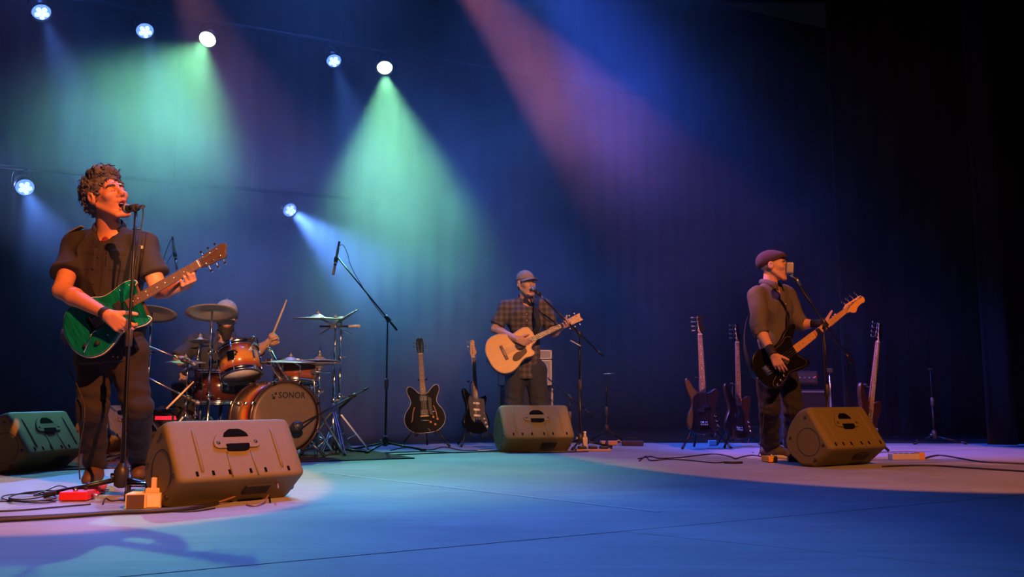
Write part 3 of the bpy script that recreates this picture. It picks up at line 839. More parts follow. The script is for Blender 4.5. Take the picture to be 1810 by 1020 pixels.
    for i in range(1, K['nf']+1):
        x = fret_x(br, nut, i)
        if x < f0+0.004: break
        w = wb+(wn-wb)*(x-f0)/(nut-f0)
        fr.box((x, 0, zf+0.0006), (0.0008, w, 0.0009))
        if i in (3, 5, 7, 9, 12, 15, 17, 19):
            xm = (x+fret_x(br, nut, i-1))/2
            for yy in ((-0.012, 0.012) if i == 12 else (0,)):
                dots.append(MB().lathe([(0.0038, 0.0), (0.0038, 0.0009), (0.001, 0.0011)], (xm, yy, zf), (0, 0, 1), 10))
    fo = fr.build('frets', M_FRET, fbo); fo['kind'] = 'stuff'
    for d_ in dots: d_.build('inlay', M_PEARL if kind != 'bass' else M_RUBBER, fbo)
    MB().box((nut+0.003, 0, zf+0.0005), (0.0025, wn, 0.0035)).build('nut', M_CREAM, t)
    # headstock
    hz = zf-0.010
    if kind in ('bass', 'bass2', 'strat'):
        s_ = 1.0 if bassy else 0.82; n0 = nut+0.006
        hp = [(0, -.021), (.03, -.028), (.05, -.050), (.075, -.058), (.095, -.048), (.12, -.036), (.17, -.031), (.195, -.036), (.212, -.028), (.222, -.005), (.212, .018), (.195, .027), (.15, .030), (.10, .033), (.05, .037), (.02, .031), (0, .021)]
        hpoly = spline2([(n0+x*s_*(tip-nut)/0.228/s_, y*s_) for x, y in hp], 3)
        nt_ = 4 if bassy else 6
        tuners = [(n0+(0.045+0.15*i/(nt_-1))*(tip-nut)/0.228, 0.018*s_, 1) for i in range(nt_)]
    elif kind == 'acoustic':
        n0 = nut+0.004
        hpoly = [(n0, -.022), (n0+.03, -.033), (tip, -.040), (tip-.012, 0), (tip, .040), (n0+.03, .033), (n0, .022)]
        tuners = [(n0+0.045+0.055*i, s2*0.022, s2) for i in range(3) for s2 in (-1, 1)]
    elif kind == 'semi':
        n0 = nut+0.004
        hpoly = [(n0, -.022), (n0+.025, -.036), (n0+.12, -.040), (n0+.155, -.034), (n0+.172, -.012), (n0+.160, 0), (n0+.172, .012), (n0+.155, .034), (n0+.12, .040), (n0+.025, .036), (n0, .022)]
        tuners = [(n0+0.04+0.042*i, s2*0.024, s2) for i in range(3) for s2 in (-1, 1)]
    else:
        n0 = nut+0.004
        hpoly = [(n0, -.022), (n0+.035, -.034), (n0+.10, -.036), (n0+.135, -.043), (n0+.150, -.030), (n0+.152, -.012), (n0+.168, .004), (n0+.176, .030), (n0+.15, .040), (n0+.09, .038), (n0+.03, .034), (n0, .022)]
        tuners = [(n0+0.035+0.042*i, s2*0.022, s2) for i in range(3) for s2 in (-1, 1)]
    hs = MB().prism(hpoly, hz-0.014, hz, 0.002).build('headstock', M_MAPLE if kind in ('bass', 'strat') else (M_BLACKGLOSS if kind in ('semi', 'bass2') else (mat('natural_headstock', (0.55, 0.28, 0.09), 0.35, 0, 0.15, 30) if kind == 'acoustic' else mat('ebony_headstock', (0.05, 0.022, 0.014), 0.4, 0, 0.2, 40))), t)
    for (x, y, s2) in tuners:
        ln = 0.045 if bassy else 0.034
        q = MB().lathe([(0.0075 if bassy else 0.005, -0.002), (0.0075 if bassy else 0.005, 0.010), (0.004, 0.014), (0.001, 0.0142)], (x, y, hz), (0, 0, 1), 10)
        q.rod((x, y, hz-0.02), (x, y+s2*ln, hz-0.02), 0.003, seg=6)
        q.box((x, y+s2*(ln+0.006), hz-0.02), (0.010 if bassy else 0.007, 0.009 if bassy else 0.007, 0.004), bev=0.002)
        q.build('tuner', M_CHROME, t)
    # strings
    st = MB(); n = K['strings']
    for i in range(n):
        u = (i/(n-1)-0.5)*2
        post = tuners[i] if kind in ('bass', 'bass2', 'strat') else tuners[[0, 2, 4, 5, 3, 1][i]]
        st.tube([(br, u*wb*0.88, zf+0.006), (nut+0.003, u*wn*0.85, zf+0.0045), (post[0], post[1], hz+0.008)], 0.0011 if bassy else 0.0007, 4, caps=False)
    st.build('strings', M_STEEL, t)
    # fittings
    if kind == 'prs':
        for x in (0.185, 0.315):
            MB().box((x, 0, z1+0.003), (0.020, 0.042, 0.008), bev=0.003).build('pickup', M_PLASTIC, t)
        MB().box((br, 0, z1+0.008), (0.013, 0.045, 0.008), bev=0.003).build('bridge', M_CHROME, t)
        for (x, y) in ((0.075, -0.085), (0.135, -0.105)):
            MB().lathe([(0.0125, 0), (0.0115, 0.014), (0.001, 0.015)], (x, y, z1), (0, 0, 1), 16).build('knob', M_RUBBER, t)
        MB().rod((0.20, -0.095, z1), (0.205, -0.098, z1+0.02), 0.003, seg=6).build('selector_switch', M_CHROME, t)
        for (x, y) in ((0.415, 0.095), (0.36, 0.095)):
            MB().ball((x, y, z1), 0.006, 8).build('strap_button', M_CHROME, t)
        MB().tube([(0.155, -0.030, z1+0.004), (0.13, -0.055, z1+0.022), (0.06, -0.125, z1+0.03)], 0.0028, 8).build('tremolo_arm', M_CHROME, t)
    elif kind == 'acoustic':
        hx = 0.345
        MB().lathe([(0.050, -0.004), (0.050, 0.0006), (0.001, 0.0007)], (hx, 0, z1), (0, 0, 1), 32).build('sound_hole', M_RUBBER, t)
        MB().lathe([(0.0505, 0.0003), (0.0505, 0.0012), (0.058, 0.0012), (0.058, 0.0003)], (hx, 0, z1), (0, 0, 1), 32).build('rosette', M_ROSE, t)
        pg = [(0.372, -0.046), (0.33, -0.057), (0.285, -0.05), (0.24, -0.062), (0.21, -0.095), (0.225, -0.125), (0.27, -0.13), (0.32, -0.112), (0.37, -0.09)]
        MB().prism(spline2(pg, 4), z1+0.0002, z1+0.0018).build('pickguard', mat('tortoise_pickguard', (0.06, 0.02, 0.012), 0.2, 0, 0.4, 60), t)
        MB().prism(round_poly([(br-0.016, -0.078), (br+0.014, -0.078), (br+0.014, 0.078), (br-0.016, 0.078)], 0.006), z1, z1+0.009, 0.002).build('bridge', M_ROSE, t)
        MB().box((br+0.002, 0, z1+0.0105), (0.002, 0.036, 0.003)).build('saddle', M_CREAM, t)
        for i in range(6): MB().ball((br-0.008, (i-2.5)*0.0108, z1+0.010), 0.003, 8).build('bridge_pin', M_CREAM, t)
    elif kind in ('bass', 'bass2'):
        pg = [(0.405, 0.045), (0.43, 0.09), (0.39, 0.118), (0.33, 0.098), (0.26, 0.092), (0.22, 0.06), (0.17, 0.03), (0.165, -0.02), (0.15, -0.06), (0.07, -0.10), (0.06, -0.135), (0.10, -0.148), (0.18, -0.132), (0.24, -0.112), (0.32, -0.13), (0.38, -0.145), (0.415, -0.12), (0.395, -0.075), (0.385, -0.04)]
        if kind == 'bass':
            pgp = spline2(pg, 4)
            MB().prism(pgp, z1+0.0003, z1+0.0023).build('pickguard', M_BLACKGLOSS, t)
            q = [(x, y, z1+0.0016) for x, y in pgp]; q.append(q[0])
            MB().tube(q, 0.0008, 5, caps=False).build('pickguard_edge', mat('grey_ply_edge', (0.30, 0.27, 0.24), 0.5, 0, 0.1), t)
        for (x, y) in ((0.265, -0.024), (0.225, 0.024)):
            MB().box((x, y, z1+0.005), (0.017, 0.030, 0.006), bev=0.002).build('pickup', M_PLASTIC, t)
        bp = MB().box((br-0.012, 0, z1+0.003), (0.034, 0.040, 0.003)).build('bridge', M_CHROME, t)
        for i in range(4):
            MB().rod((br-0.022, (i-1.5)*0.019, z1+0.011), (br+0.012, (i-1.5)*0.019, z1+0.011), 0.0065, seg=10).build('saddle', M_CHROME, bp)
        for i in range(3):
            MB().lathe([(0.012, 0), (0.0115, 0.016), (0.008, 0.018), (0.001, 0.018)], (0.175-0.045*i, -0.108-0.012*i, z1+0.002), (0, 0, 1), 16).build('knob', M_CHROME, t)
        for (x, y) in ((0.0, 0.0), (0.525, 0.15)):
            MB().ball((x, y, z1*0.5), 0.009, 8).build('strap_button', M_CHROME, t)
    elif kind == 'semi':
        for x in (0.205, 0.345):
            MB().box((x, 0, z1+0.003), (0.022, 0.040, 0.008), bev=0.003).build('pickup', M_CHROME, t)
        MB().box((br, 0, z1+0.012), (0.008, 0.043, 0.006), bev=0.002).build('bridge', M_GOLD, t)
        MB().rod((br-0.045, -0.048, z1+0.012), (br-0.045, 0.048, z1+0.012), 0.008, seg=10).build('tailpiece', M_GOLD, t)
        for s2 in (-1, 1):
            fh = spline([(0.115, s2*0.135, 0), (0.15, s2*0.122, 0), (0.2, s2*0.115, 0), (0.25, s2*0.10, 0), (0.262, s2*0.092, 0)], 4)
            MB().tube([(p.x, p.y, z1+0.0004) for p in fh], 0.005, 6).build('f_hole', mat('f_hole_edge', (0.5, 0.25, 0.08), 0.4, 0, 0.1), t)
        for (x, y) in ((0.075, -0.10), (0.125, -0.125), (0.10, -0.055), (0.15, -0.085)):
            MB().lathe([(0.0125, 0), (0.011, 0.013), (0.001, 0.014)], (x, y, z1), (0, 0, 1), 16).build('knob', M_AMBERKNOB, t)
        pg = [(0.36, -0.046), (0.23, -0.046), (0.175, -0.056), (0.165, -0.09), (0.26, -0.075), (0.34, -0.08)]
        MB().prism(round_poly(pg, 0.008), z1+0.006, z1+0.009).build('pickguard', M_PLASTIC, t)
        MB().rod((0.205, -0.085, z1+0.006), (0.20, -0.10, z1+0.02), 0.004, seg=6).build('selector_switch', M_CREAM, t)
        MB().tube([(0.04, -0.02, z1+0.004), (0.015, -0.05, z1+0.006)], 0.009, 6).build('trapeze_plate', M_GOLD, t)
    elif kind == 'strat':
        pg = [(0.37, 0.04), (0.385, 0.075), (0.33, 0.095), (0.25, 0.088), (0.17, 0.075), (0.13, 0.045), (0.13, -0.05), (0.09, -0.09), (0.05, -0.118), (0.07, -0.138), (0.15, -0.132), (0.22, -0.108), (0.30, -0.108), (0.36, -0.10), (0.365, -0.05)]
        MB().prism(spline2(pg, 4), z1+0.0003, z1+0.002).build('pickguard', mat('grey_pickguard', (0.10, 0.10, 0.105), 0.3, 0, 0.15), t)
        for x in (0.185, 0.245, 0.31):
            MB().box((x, 0, z1+0.005), (0.010, 0.040, 0.006), bev=0.003).build('pickup', M_WHITE, t)
        MB().box((br-0.01, 0, z1+0.005), (0.022, 0.042, 0.006), bev=0.002).build('bridge', M_CHROME, t)
        for i in range(3):
            MB().lathe([(0.012, 0), (0.010, 0.015), (0.001, 0.016)], (0.155-0.04*i, -0.085-0.016*i, z1+0.002), (0, 0, 1), 14).build('knob', M_WHITE, t)
        MB().rod((0.21, -0.085, z1), (0.215, -0.088, z1+0.018), 0.003, seg=6).build('selector_switch', M_WHITE, t)
    return t
def strap(t, pts, w, nrmhint, name='strap'):
    """flat band along world points, child of the instrument"""
    p = spline(pts, 10); inv = t.matrix_world.inverted(); vs = []; fs = []
    for i, q in enumerate(p):
        tg = (p[min(i+1, len(p)-1)]-p[max(i-1, 0)]).normalized()
        h = nrmhint(i/(len(p)-1)) if callable(nrmhint) else V(nrmhint)
        sd = tg.cross(h).normalized()*w/2; n = sd.cross(tg).normalized()*0.0018
        for a in (q-sd-n, q+sd-n, q+sd+n, q-sd+n): vs.append(inv @ a)
    m = len(p)
    for i in range(m-1):
        for k in range(4):
            a, b = i*4+k, i*4+(k+1) % 4; fs.append([a, b, b+4, a+4])
    fs.append([0, 1, 2, 3]); fs.append([4*m-1, 4*m-2, 4*m-3, 4*m-4])
    return MB().add(vs, fs, 0, False).build(name, M_STRAP, t)
def guitar_stand(label, gt, yaw_deg, lean_len, group=None):
    """A-frame floor stand under a guitar whose matrix is gt (x up the neck)"""
    inv = gt.copy(); foot = V(gt.translation); 
    X = V(gt.col[0][:3]); Z = V(gt.col[2][:3]); Yv = V(gt.col[1][:3])
    base = V((foot.x, foot.y, 0))
    t = thing('guitar_stand', label, 'guitar stand', base, group)
    rel = lambda p: p-base
    back = -V((Z.x, Z.y, 0)).normalized(); side = V((Yv.x, Yv.y, 0)).normalized()
    hub = foot+X*0.20-Z*0.05
    top = foot+X*lean_len-Z*0.045
    MB().rod(rel(hub), rel(top), 0.0095, seg=10).build('pole', M_BLACKMETAL, t)
    MB().lathe([(0.012, -0.03), (0.02, -0.02), (0.02, 0.04), (0.012, 0.05)], rel(hub), X, 12).build('collar', M_PLASTIC, t)
    yk = rel(top)
    MB().tube([yk+Yv*0.04+Z*0.055, yk+Yv*0.045+Z*0.03, yk+Yv*0.03, yk-Yv*0.03, yk-Yv*0.045+Z*0.03, yk-Yv*0.04+Z*0.055], 0.008, 8).build('neck_yoke', M_RUBBER, t)
    for s2 in (-1, 1):
        a = foot+Yv*0.10*s2-Z*0.02-X*0.005
        MB().tube([rel(hub), rel(a-X*0.022), rel(a-X*0.022+Z*0.085), rel(a+X*0.012+Z*0.092)], 0.0085, 8).build('cradle_arm', M_RUBBER, t)
        e = base-back*0.10+side*0.24*s2+V((0, 0, 0.012))
        lg_ = MB().rod(rel(hub), rel(e), 0.0085, seg=8).build('leg', M_BLACKMETAL, t)
        MB().tube([rel(e)+(rel(hub)-rel(e)).normalized()*0.05, rel(e)], 0.0125, 8).build('rubber_foot', M_RUBBER, lg_)
    e = base+back*0.30+V((0, 0, 0.012))
    lg_ = MB().rod(rel(hub), rel(e), 0.0085, seg=8).build('leg', M_BLACKMETAL, t)
    MB().tube([rel(e)+(rel(hub)-rel(e)).normalized()*0.05, rel(e)], 0.0125, 8).build('rubber_foot', M_RUBBER, lg_)
    return t
# ---------------------------------------------------------------- people
def vb(p): return np.array(p, float)
def headframe(f, u):
    f = V(f).normalized(); u = V(u); u = (u-f*u.dot(f)).normalized(); r = f.cross(u)
    return f, u, r
def skin_mat(name, c):
    m = mat(name, c, 0.5, 0, 0.10, 25, 0.12, 260)
    b = m.node_tree.nodes['Principled BSDF']
    b.inputs['Subsurface Weight'].default_value = 0.0
    return m
M_LIPS = mat('lips', (0.42, 0.13, 0.11), 0.4, 0, 0.1, 50)
M_MOUTH = mat('mouth_inside', (0.05, 0.008, 0.008), 0.5, 0, 0.1)
M_TEETH = mat('teeth', (0.75, 0.70, 0.6), 0.3, 0, 0.05)
M_BROW = mat('eyebrow_hair', (0.03, 0.022, 0.018), 0.7, 0, 0.3, 200)
M_STUBBLE = mat('stubble_skin', (0.30, 0.17, 0.12), 0.6, 0, 0.2, 120)
class Head:
    def __init__(s, c, f, u, sc=1.0):
        s.c = V(c); s.f, s.u, s.r = headframe(f, u); s.sc = sc
        s.R = np.array([[s.r.x, s.f.x, s.u.x], [s.r.y, s.f.y, s.u.y], [s.r.z, s.f.z, s.u.z]])
    def p(s, x, y, z): return s.c+(s.r*x+s.f*y+s.u*z)*s.sc
    def inv(s, P): return ((P-np.array(s.c)) @ s.R)/s.sc
    def mtx(s):
        return Matrix(((s.r.x, s.f.x, s.u.x, s.c.x), (s.r.y, s.f.y, s.u.y, s.c.y), (s.r.z, s.f.z, s.u.z, s.c.z), (0, 0, 0, 1)))
    def sculpt(s, F, mouth=0.018, beard=False):
        S = s.sc
        def E(c, r, k=0.012, op='u'): F.ell(s.p(*c), [q*S for q in r], s.R, k*S, op)
        def C(a, b, ra, rb, k=0.008, op='u'): F.cone(s.p(*a), s.p(*b), ra*S, rb*S, k*S, '', op)
        E((0, -0.018, 0.040), (0.077, 0.096, 0.086), 0.0)
        E((0, 0.020, -0.015), (0.068, 0.078, 0.082), 0.02)
        mo = mouth
        E((0, 0.030, -0.062-mo*0.6), (0.052, 0.060, 0.048), 0.02)
        E((0, 0.068, -0.100-mo), (0.026, 0.022, 0.018), 0.016)          # chin
        for q in (-1, 1):
            C((q*0.060, -0.005, -0.045), (q*0.030, 0.062, -0.098-mo), 0.017, 0.016, 0.015)   # jaw
            E((q*0.042, 0.062, -0.022), (0.026, 0.024, 0.024), 0.014)   # cheek
            C((q*0.010, 0.088, 0.026), (q*0.046, 0.073, 0.024), 0.010, 0.010, 0.012)        # brow
            E((q*0.032, 0.090, 0.004), (0.018, 0.012, 0.011), 0.008, 's')                   # socket
            E((q*0.031, 0.072, 0.003), (0.016, 0.0155, 0.0125), 0.004)  # closed lid
            E((q*0.014, 0.094, -0.036), (0.010, 0.012, 0.009), 0.006)   # nostril wing
            # ear
            E((q*0.081, -0.012, 0.000), (0.013, 0.023, 0.035), 0.005)
            E((q*0.095, -0.008, 0.004), (0.009, 0.012, 0.020), 0.004, 's')
        C((0, 0.086, 0.018), (0, 0.110, -0.026), 0.009, 0.0125, 0.010)  # nose bridge
        E((0, 0.108, -0.030), (0.0135, 0.013, 0.011), 0.008)            # tip
        E((0, 0.078, -0.058), (0.030, 0.022, 0.014), 0.012)             # muzzle
        # lips and open mouth
        E((0, 0.088, -0.066+mo*0.1), (0.024, 0.012, 0.0075), 0.006)
        E((0, 0.083, -0.074-mo*1.25), (0.022, 0.012, 0.0085), 0.006)
        if mouth > 0.004:
            E((0, 0.092, -0.069-mo*0.55), (0.0205, 0.040, mo*0.62+0.001), 0.004, 's')
    def regions(s, P, mouth=0.018, stub=False):
        q = s.inv(P); x, y, z = q.T; mo = mouth
        mi = np.zeros(len(P), int); face = (y > 0.03)
        if stub:
            mi[face & (z < -0.045) & (z > -0.16)] = 5
        lip = face & (np.abs(x) < 0.027) & (y > 0.07) & (((np.abs(z-(-0.066+mo*0.1)) < 0.008)) | (np.abs(z-(-0.074-mo*1.25)) < 0.0085))
        mi[lip] = 1
        if mouth > 0.004:
            e = (x/0.0195)**2+((z-(-0.069-mo*0.55))/(mo*0.58))**2
            mi[face & (e < 1) & (y < 0.086) & (y > 0.03)] = 2
        br = (np.abs(np.abs(x)-0.032) < 0.021) & (np.abs(z-0.0235+((np.abs(x)-0.031)**2)*14) < 0.0065) & (y > 0.06)
        mi[br] = 3
        lash = (np.abs(np.abs(x)-0.031) < 0.015) & (np.abs(z+0.006-((np.abs(x)-0.031)**2)*12) < 0.0024) & (y > 0.07)
        mi[lash] = 3
        return mi
    def eyelids(s): pass

def hand(F, wrist, fwd, palm, side, curls, spread=0.07, thumb=(0.6, 0.5), sc=1.0, thumb_dir=None, k=0.004):
    """fwd: wrist to knuckles; palm: direction the palm faces; side: +1 if the thumb is on fwd x palm"""
    f = V(fwd).normalized(); n = V(palm); n = (n-f*n.dot(f)).normalized(); t = f.cross(n)*side
    W = V(wrist); S = sc
    kn = []
    for i in range(4):                       # index .. little
        lat = (0.030-0.020*i)*S; L = (0.090, 0.093, 0.087, 0.078)[i]*S
        kp = W+f*L+t*lat
        kn.append(kp)
        F.cone(W+t*lat*0.55+f*0.005, kp, 0.015*S, 0.0115*S, 0.012*S)
    F.cone(W+f*0.03*S+t*0.022*S+n*0.008*S, W+f*0.06*S+t*0.012*S+n*0.008*S, 0.015*S, 0.013*S, 0.012*S)
    lens = [(0.040, 0.025, 0.020), (0.044, 0.029, 0.021), (0.041, 0.027, 0.021), (0.032, 0.020, 0.019)]
    for i in range(4):
        cu = curls[i] if isinstance(curls[i], (list, tuple)) else (curls[i], curls[i]*1.1, curls[i]*0.7)
        p = kn[i]; ang = 0; d0 = (f+t*spread*(1.2-0.8*i)).normalized()
        r0 = (0.0098, 0.0100, 0.0095, 0.0083)[i]*S
        for j in range(3):
            ang += cu[j]
            d = d0*math.cos(ang)+n*math.sin(ang)
            q = p+d*lens[i][j]*S
            F.cone(p, q, r0*(1-0.08*j), r0*(1-0.08*(j+1)), k if j == 0 else 0.002)
            p = q
    a, b = thumb
    td = V(thumb_dir).normalized() if thumb_dir is not None else (f*0.75+t*0.75+n*0.25).normalized()
    p0 = W+f*0.022*S+t*0.020*S+n*0.006*S; p1 = p0+td*0.042*S
    F.cone(p0, p1, 0.0165*S, 0.0125*S, 0.010*S)
    d1 = (td*math.cos(a)+(f*0.85+n*0.3).normalized()*math.sin(a)).normalized(); p2 = p1+d1*0.034*S
    F.cone(p1, p2, 0.0118*S, 0.0108*S, 0.003)
    d2 = (d1*math.cos(b)+(f*0.85+n*0.3).normalized()*math.sin(b)).normalized(); p3 = p2+d2*0.026*S
    F.cone(p2, p3, 0.0108*S, 0.0088*S, 0.002)

def folds(P, Q, amp, freq, stretch, seed, extra=None):
    N = np_normals(P, Q)
    q = P*np.array(stretch)
    a = vnoise(q, freq, seed)+0.5*vnoise(q, freq*2.1, seed+3)
    a = 1-2*np.abs(a)                # creases
    d = amp*a
    if extra is not None: d = d+extra(P)
    return P+N*d[:, None]

def bounds(pts, m):
    A = np.array([tuple(p) for p in pts]); return A.min(0)-m, A.max(0)+m

def person(name, label, base, J, H, opts):
    """J: joints (world); H: Head; returns the empty"""
    o = opts; t = thing(name, label, 'person', base)
    lo, hi = bounds(list(J.values())+[H.p(0, 0, 0.15), H.p(0, 0.13, -0.1), H.p(0, -0.13, 0)], 0.13)
    lo[2] = max(lo[2], 0.0) if not o.get('seated') else lo[2]
    vx = o.get('voxel', 0.005)
    n = V(o['chest_n']).normalized()                # chest faces this way
    W = o.get('bulk', 1.0)
    # ---- body
    F = Field(lo, hi, vx)
    side = (J['shL']-J['shR']).normalized(); chest = (J['shL']+J['shR'])/2-V((0, 0, 0.10)); pel = (J['hipL']+J['hipR'])/2
    up = (J['neck']-pel).normalized()
    F.cone(chest+side*0.05, chest-side*0.05, 0.125*W, 0.125*W, 0.0, sq=(n, 1.25))
    F.cone(chest, pel, 0.12*W, 0.12*W, 0.05, sq=(n, 1.15))
    for s_ in 'RL':
        sh, el, wr = J['sh'+s_], J['el'+s_], J['wr'+s_]
        F.cone(J['neck']-V((0, 0, 0.045)), sh, 0.046, 0.046*W, 0.03)
        F.cone(sh, el, 0.050*W, 0.041*W, 0.02)
        m = el+(wr-el)*0.28
        F.path([el, m, wr], [0.041*W, 0.043*W, 0.027], 0.015)
        hp, kn, an = J['hip'+s_], J['kn'+s_], J['an'+s_]
        F.cone(hp, kn, 0.08*W, 0.05*W, 0.03); F.cone(kn, an, 0.05, 0.036, 0.02)
        F.cone(an, J['to'+s_], 0.036, 0.026, 0.02)
    hb = H.p(0, -0.030, -0.055)
    F.cone(J['neck']-V((0, 0, 0.03)), hb, 0.062*o.get('neckw', 1.0), 0.055*o.get('neckw', 1.0), 0.03)
    H.sculpt(F, o.get('mouth', 0.018))
    for hd in o['hands']: hand(F, **hd)
    P, Q = F.nets()
    mi_v = H.regions(P, o.get('mouth', 0.018), o.get('stub', False))
    mi = np.where((mi_v[Q].max(1) > 0) & (np.sort(mi_v[Q], 1)[:, 1] > 0), np.sort(mi_v[Q], 1)[:, 2], 0)
    np_mesh('body', P, Q, [o['skin'], M_LIPS, M_MOUTH, M_BROW, M_TEETH, M_STUBBLE], t, mi, base)
    # ---- shirt
    F = Field(lo, hi, vx*1.15)
    F.cone(chest+side*0.065, chest-side*0.065, 0.138*W, 0.138*W, 0.0, sq=(n, 1.22))
    F.cone(chest, pel+V((0, 0, o.get('hem', 0.0))), 0.138*W*o.get('waistw', 1.0), 0.142*W*o.get('waistw', 1.0), 0.06, 'b', sq=(n, 1.05))
    if o.get('belly'): F.ell(pel+up*0.16+n*0.035, [0.15*W, 0.13*W, 0.15], np.array([[side.x, n.x, up.x], [side.y, n.y, up.y], [side.z, n.z, up.z]]), 0.05)
    for s_ in 'RL':
        sh, el = J['sh'+s_], J['el'+s_]
        F.cone(J['neck']-V((0, 0, 0.040)), sh, 0.060, 0.064*W, 0.045)
        ln = o.get('sleeve', 0.62)
        e = sh+(el-sh)*min(ln, 1.0)
        F.cone(sh, e, 0.069*W, 0.068*W, 0.03, 'b')
        if ln < 1.0: F.cone(e-(el-sh)*0.06, e, 0.071*W, 0.072*W, 0.004, 'ab')
        if o.get('rolled'):
            e2 = el+(J['wr'+s_]-el)*0.22
            F.cone(e, e2, 0.062*W, 0.054*W, 0.02, 'b'); F.cone(e+(e2-e)*0.35, e2, 0.061*W, 0.059*W, 0.004, 'ab')
    # neck opening with a V at the front
    nb = J['neck']
    F.cone(nb-V((0, 0, 0.035)), nb+(V(hb)-nb)*0.9+V((0, 0, 0.05)), 0.066, 0.075, 0.006, op='s')
    if o.get('vee', 0.0) > 0:
        vd = o['vee']
        for i in range(6):
            tt = i/5
            F.ell(nb+n*(0.075+0.035*tt)-V((0, 0, 0.02+vd*tt)), [0.060*(1-tt)+0.008]*3, None, 0.004, 's')
    RM = np.array([[side.x, n.x, 0], [side.y, n.y, 0], [side.z, n.z, 1]])
    for (sx, dz, hw, hh) in o.get('pockets', []):
        c = chest+side*sx+n*0.11+V((0, 0, dz))
        F.box(c, (hw, 0.09, hh), RM, emboss=0.004)
        F.box(c+V((0, 0, hh*0.72)), (hw*1.06, 0.09, hh*0.28), RM, emboss=0.004)
    F.box((chest+pel)/2+n*0.12, (0.016, 0.10, 0.34), RM, emboss=0.004)
    P, Q = F.nets()
    P = folds(P, Q, o.get('fold', 0.0045)*1.9, 6.5, (1.25, 1.25, 0.6), o.get('seed', 1))
    sm_ = o['shirt_mats']
    shirt = np_mesh('shirt', P, Q, sm_, t, None, base)
    # buttons
    for i in range(5):
        z = 0.02-0.075*i
        pt = chest+V((0, 0, z))
        # find the front surface near the middle line
        d = (P-np.array(pt)); lat = np.abs(d @ np.array(side)); vz = np.abs(d[:, 2]); fr = d @ np.array(n)
        m = (lat < 0.02) & (vz < 0.012) & (fr > 0)
        if m.any():
            b = P[np.where(m)[0][np.argmax(fr[m])]]
            MB().lathe([(0.0055, -0.002), (0.0055, 0.0025), (0.001, 0.003)], V(b)-V(base), n, 10).build('button', o.get('button_mat', M_PLASTIC), shirt)
    # collar
    cm = MB(); vs = []; fs = []; kx = 18
    ax = (V(hb)-nb).normalized()
    fr = (n-ax*n.dot(ax)).normalized(); sd = ax.cross(fr)
    gap = o.get('gap', 0.45)
    for i in range(kx+1):
        a = gap+(2*PI-2*gap)*i/kx
        d = fr*math.cos(a)+sd*math.sin(a)
        e = abs(math.cos(a/2))**6                      # near the front
        top = nb+ax*(0.040-0.028*e)+d*(0.073+0.005*e); bot = nb+ax*(0.0-0.060*e)+d*(0.090+0.030*e)
        mid = nb+ax*(0.030-0.035*e)+d*(0.085+0.018*e)
        vs += [top, mid, bot]
    for i in range(kx):
        for j in range(2):
            q = i*3+j; fs.append([q, q+1, q+4, q+3])
    co = MB().add(vs, fs).build('collar', sm_ if not isinstance(sm_, (list, tuple)) else sm_[0], shirt, shift=base)
    md = co.modifiers.new('thickness', 'SOLIDIFY'); md.thickness = 0.005; md.offset = 0
    # ---- trousers
    F = Field(lo, hi, vx*1.2)
    F.cone(J['hipR'], J['hipL'], 0.105*W, 0.105*W, 0, sq=(n, 1.0))
    F.cone(pel+up*0.11, pel, 0.125*W, 0.13*W, 0.05, 'a', sq=(n, 1.15))
    tw = o.get('leg', (0.098, 0.080, 0.072))
    for s_ in 'RL':
        hp, kn, an = J['hip'+s_], J['kn'+s_], J['an'+s_]
        F.cone(hp, kn, tw[0]*W, tw[1], 0.03); F.cone(kn, an-V((0, 0, 0.0)), tw[1], tw[2], 0.025, 'b')
    P, Q = F.nets()
    ank = [np.array(J['anR']), np.array(J['anL']), np.array(J['knR']), np.array(J['knL'])]
    def crease(P_):
        r = np.zeros(len(P_))
        for c, wgt in zip(ank, (1, 1, 0.8, 0.8)):
            dz = P_[:, 2]-c[2]; w = np.exp(-((dz-0.05)/0.11)**2)*wgt
            dx = P_[:, 0]-c[0]
            near = np.exp(-(dx/0.12)**2)
            r += w*near*0.006*np.sin((dz*70+dx*22+3*vnoise(P_, 9, 5)))
        return r
    P = folds(P, Q, o.get('fold', 0.0045)*1.9, 7.5, (1.2, 1.2, 0.5), o.get('seed', 1)+11, crease)
    np_mesh('trousers', P, Q, o['trouser_mat'], t, None, base)
    # ---- shoes
    for s_ in 'RL':
        an, to = J['an'+s_], J['to'+s_]
        d = V((to.x-an.x, to.y-an.y, 0)); d = d.normalized(); sd2 = V((-d.y, d.x, 0))
        z0 = o.get('floor_z', 0.0)
        heel = V((an.x, an.y, z0+0.042))-d*0.055; toe = V((an.x, an.y, z0+0.036))+d*0.155
        l2, h2 = bounds([heel, toe, an+V((0, 0, 0.05))], 0.09); l2[2] = z0-0.01
        F = Field(l2, h2, 0.0045)
        F.cone(heel, toe, 0.040, 0.039, 0.0); F.cone(V((an.x, an.y, z0+0.05))+d*0.02, an+V((0, 0, 0.05)), 0.046, 0.050, 0.03, 'b')
        F.ell(V((an.x, an.y, z0+0.055))+d*0.06, [0.07, 0.045, 0.045], np.array([[d.x, sd2.x, 0], [d.y, sd2.y, 0], [0, 0, 1]]), 0.03)
        F.box(V((an.x, an.y, z0-0.05)), (0.4, 0.4, 0.05), None, 0, 0.002, 's')
        P, Q = F.nets()
        sh = np_mesh('shoe', P, Q, o['shoe_mat'], t, None, base)
        sp = []
        for i in range(20):
            a = 2*PI*i/20; lx = 0.05+0.148*math.cos(a); ly = (0.043+0.006*math.cos(a))*math.sin(a)
            q = V((an.x, an.y, 0))+d*lx+sd2*ly; sp.append((q.x-base[0], q.y-base[1]))
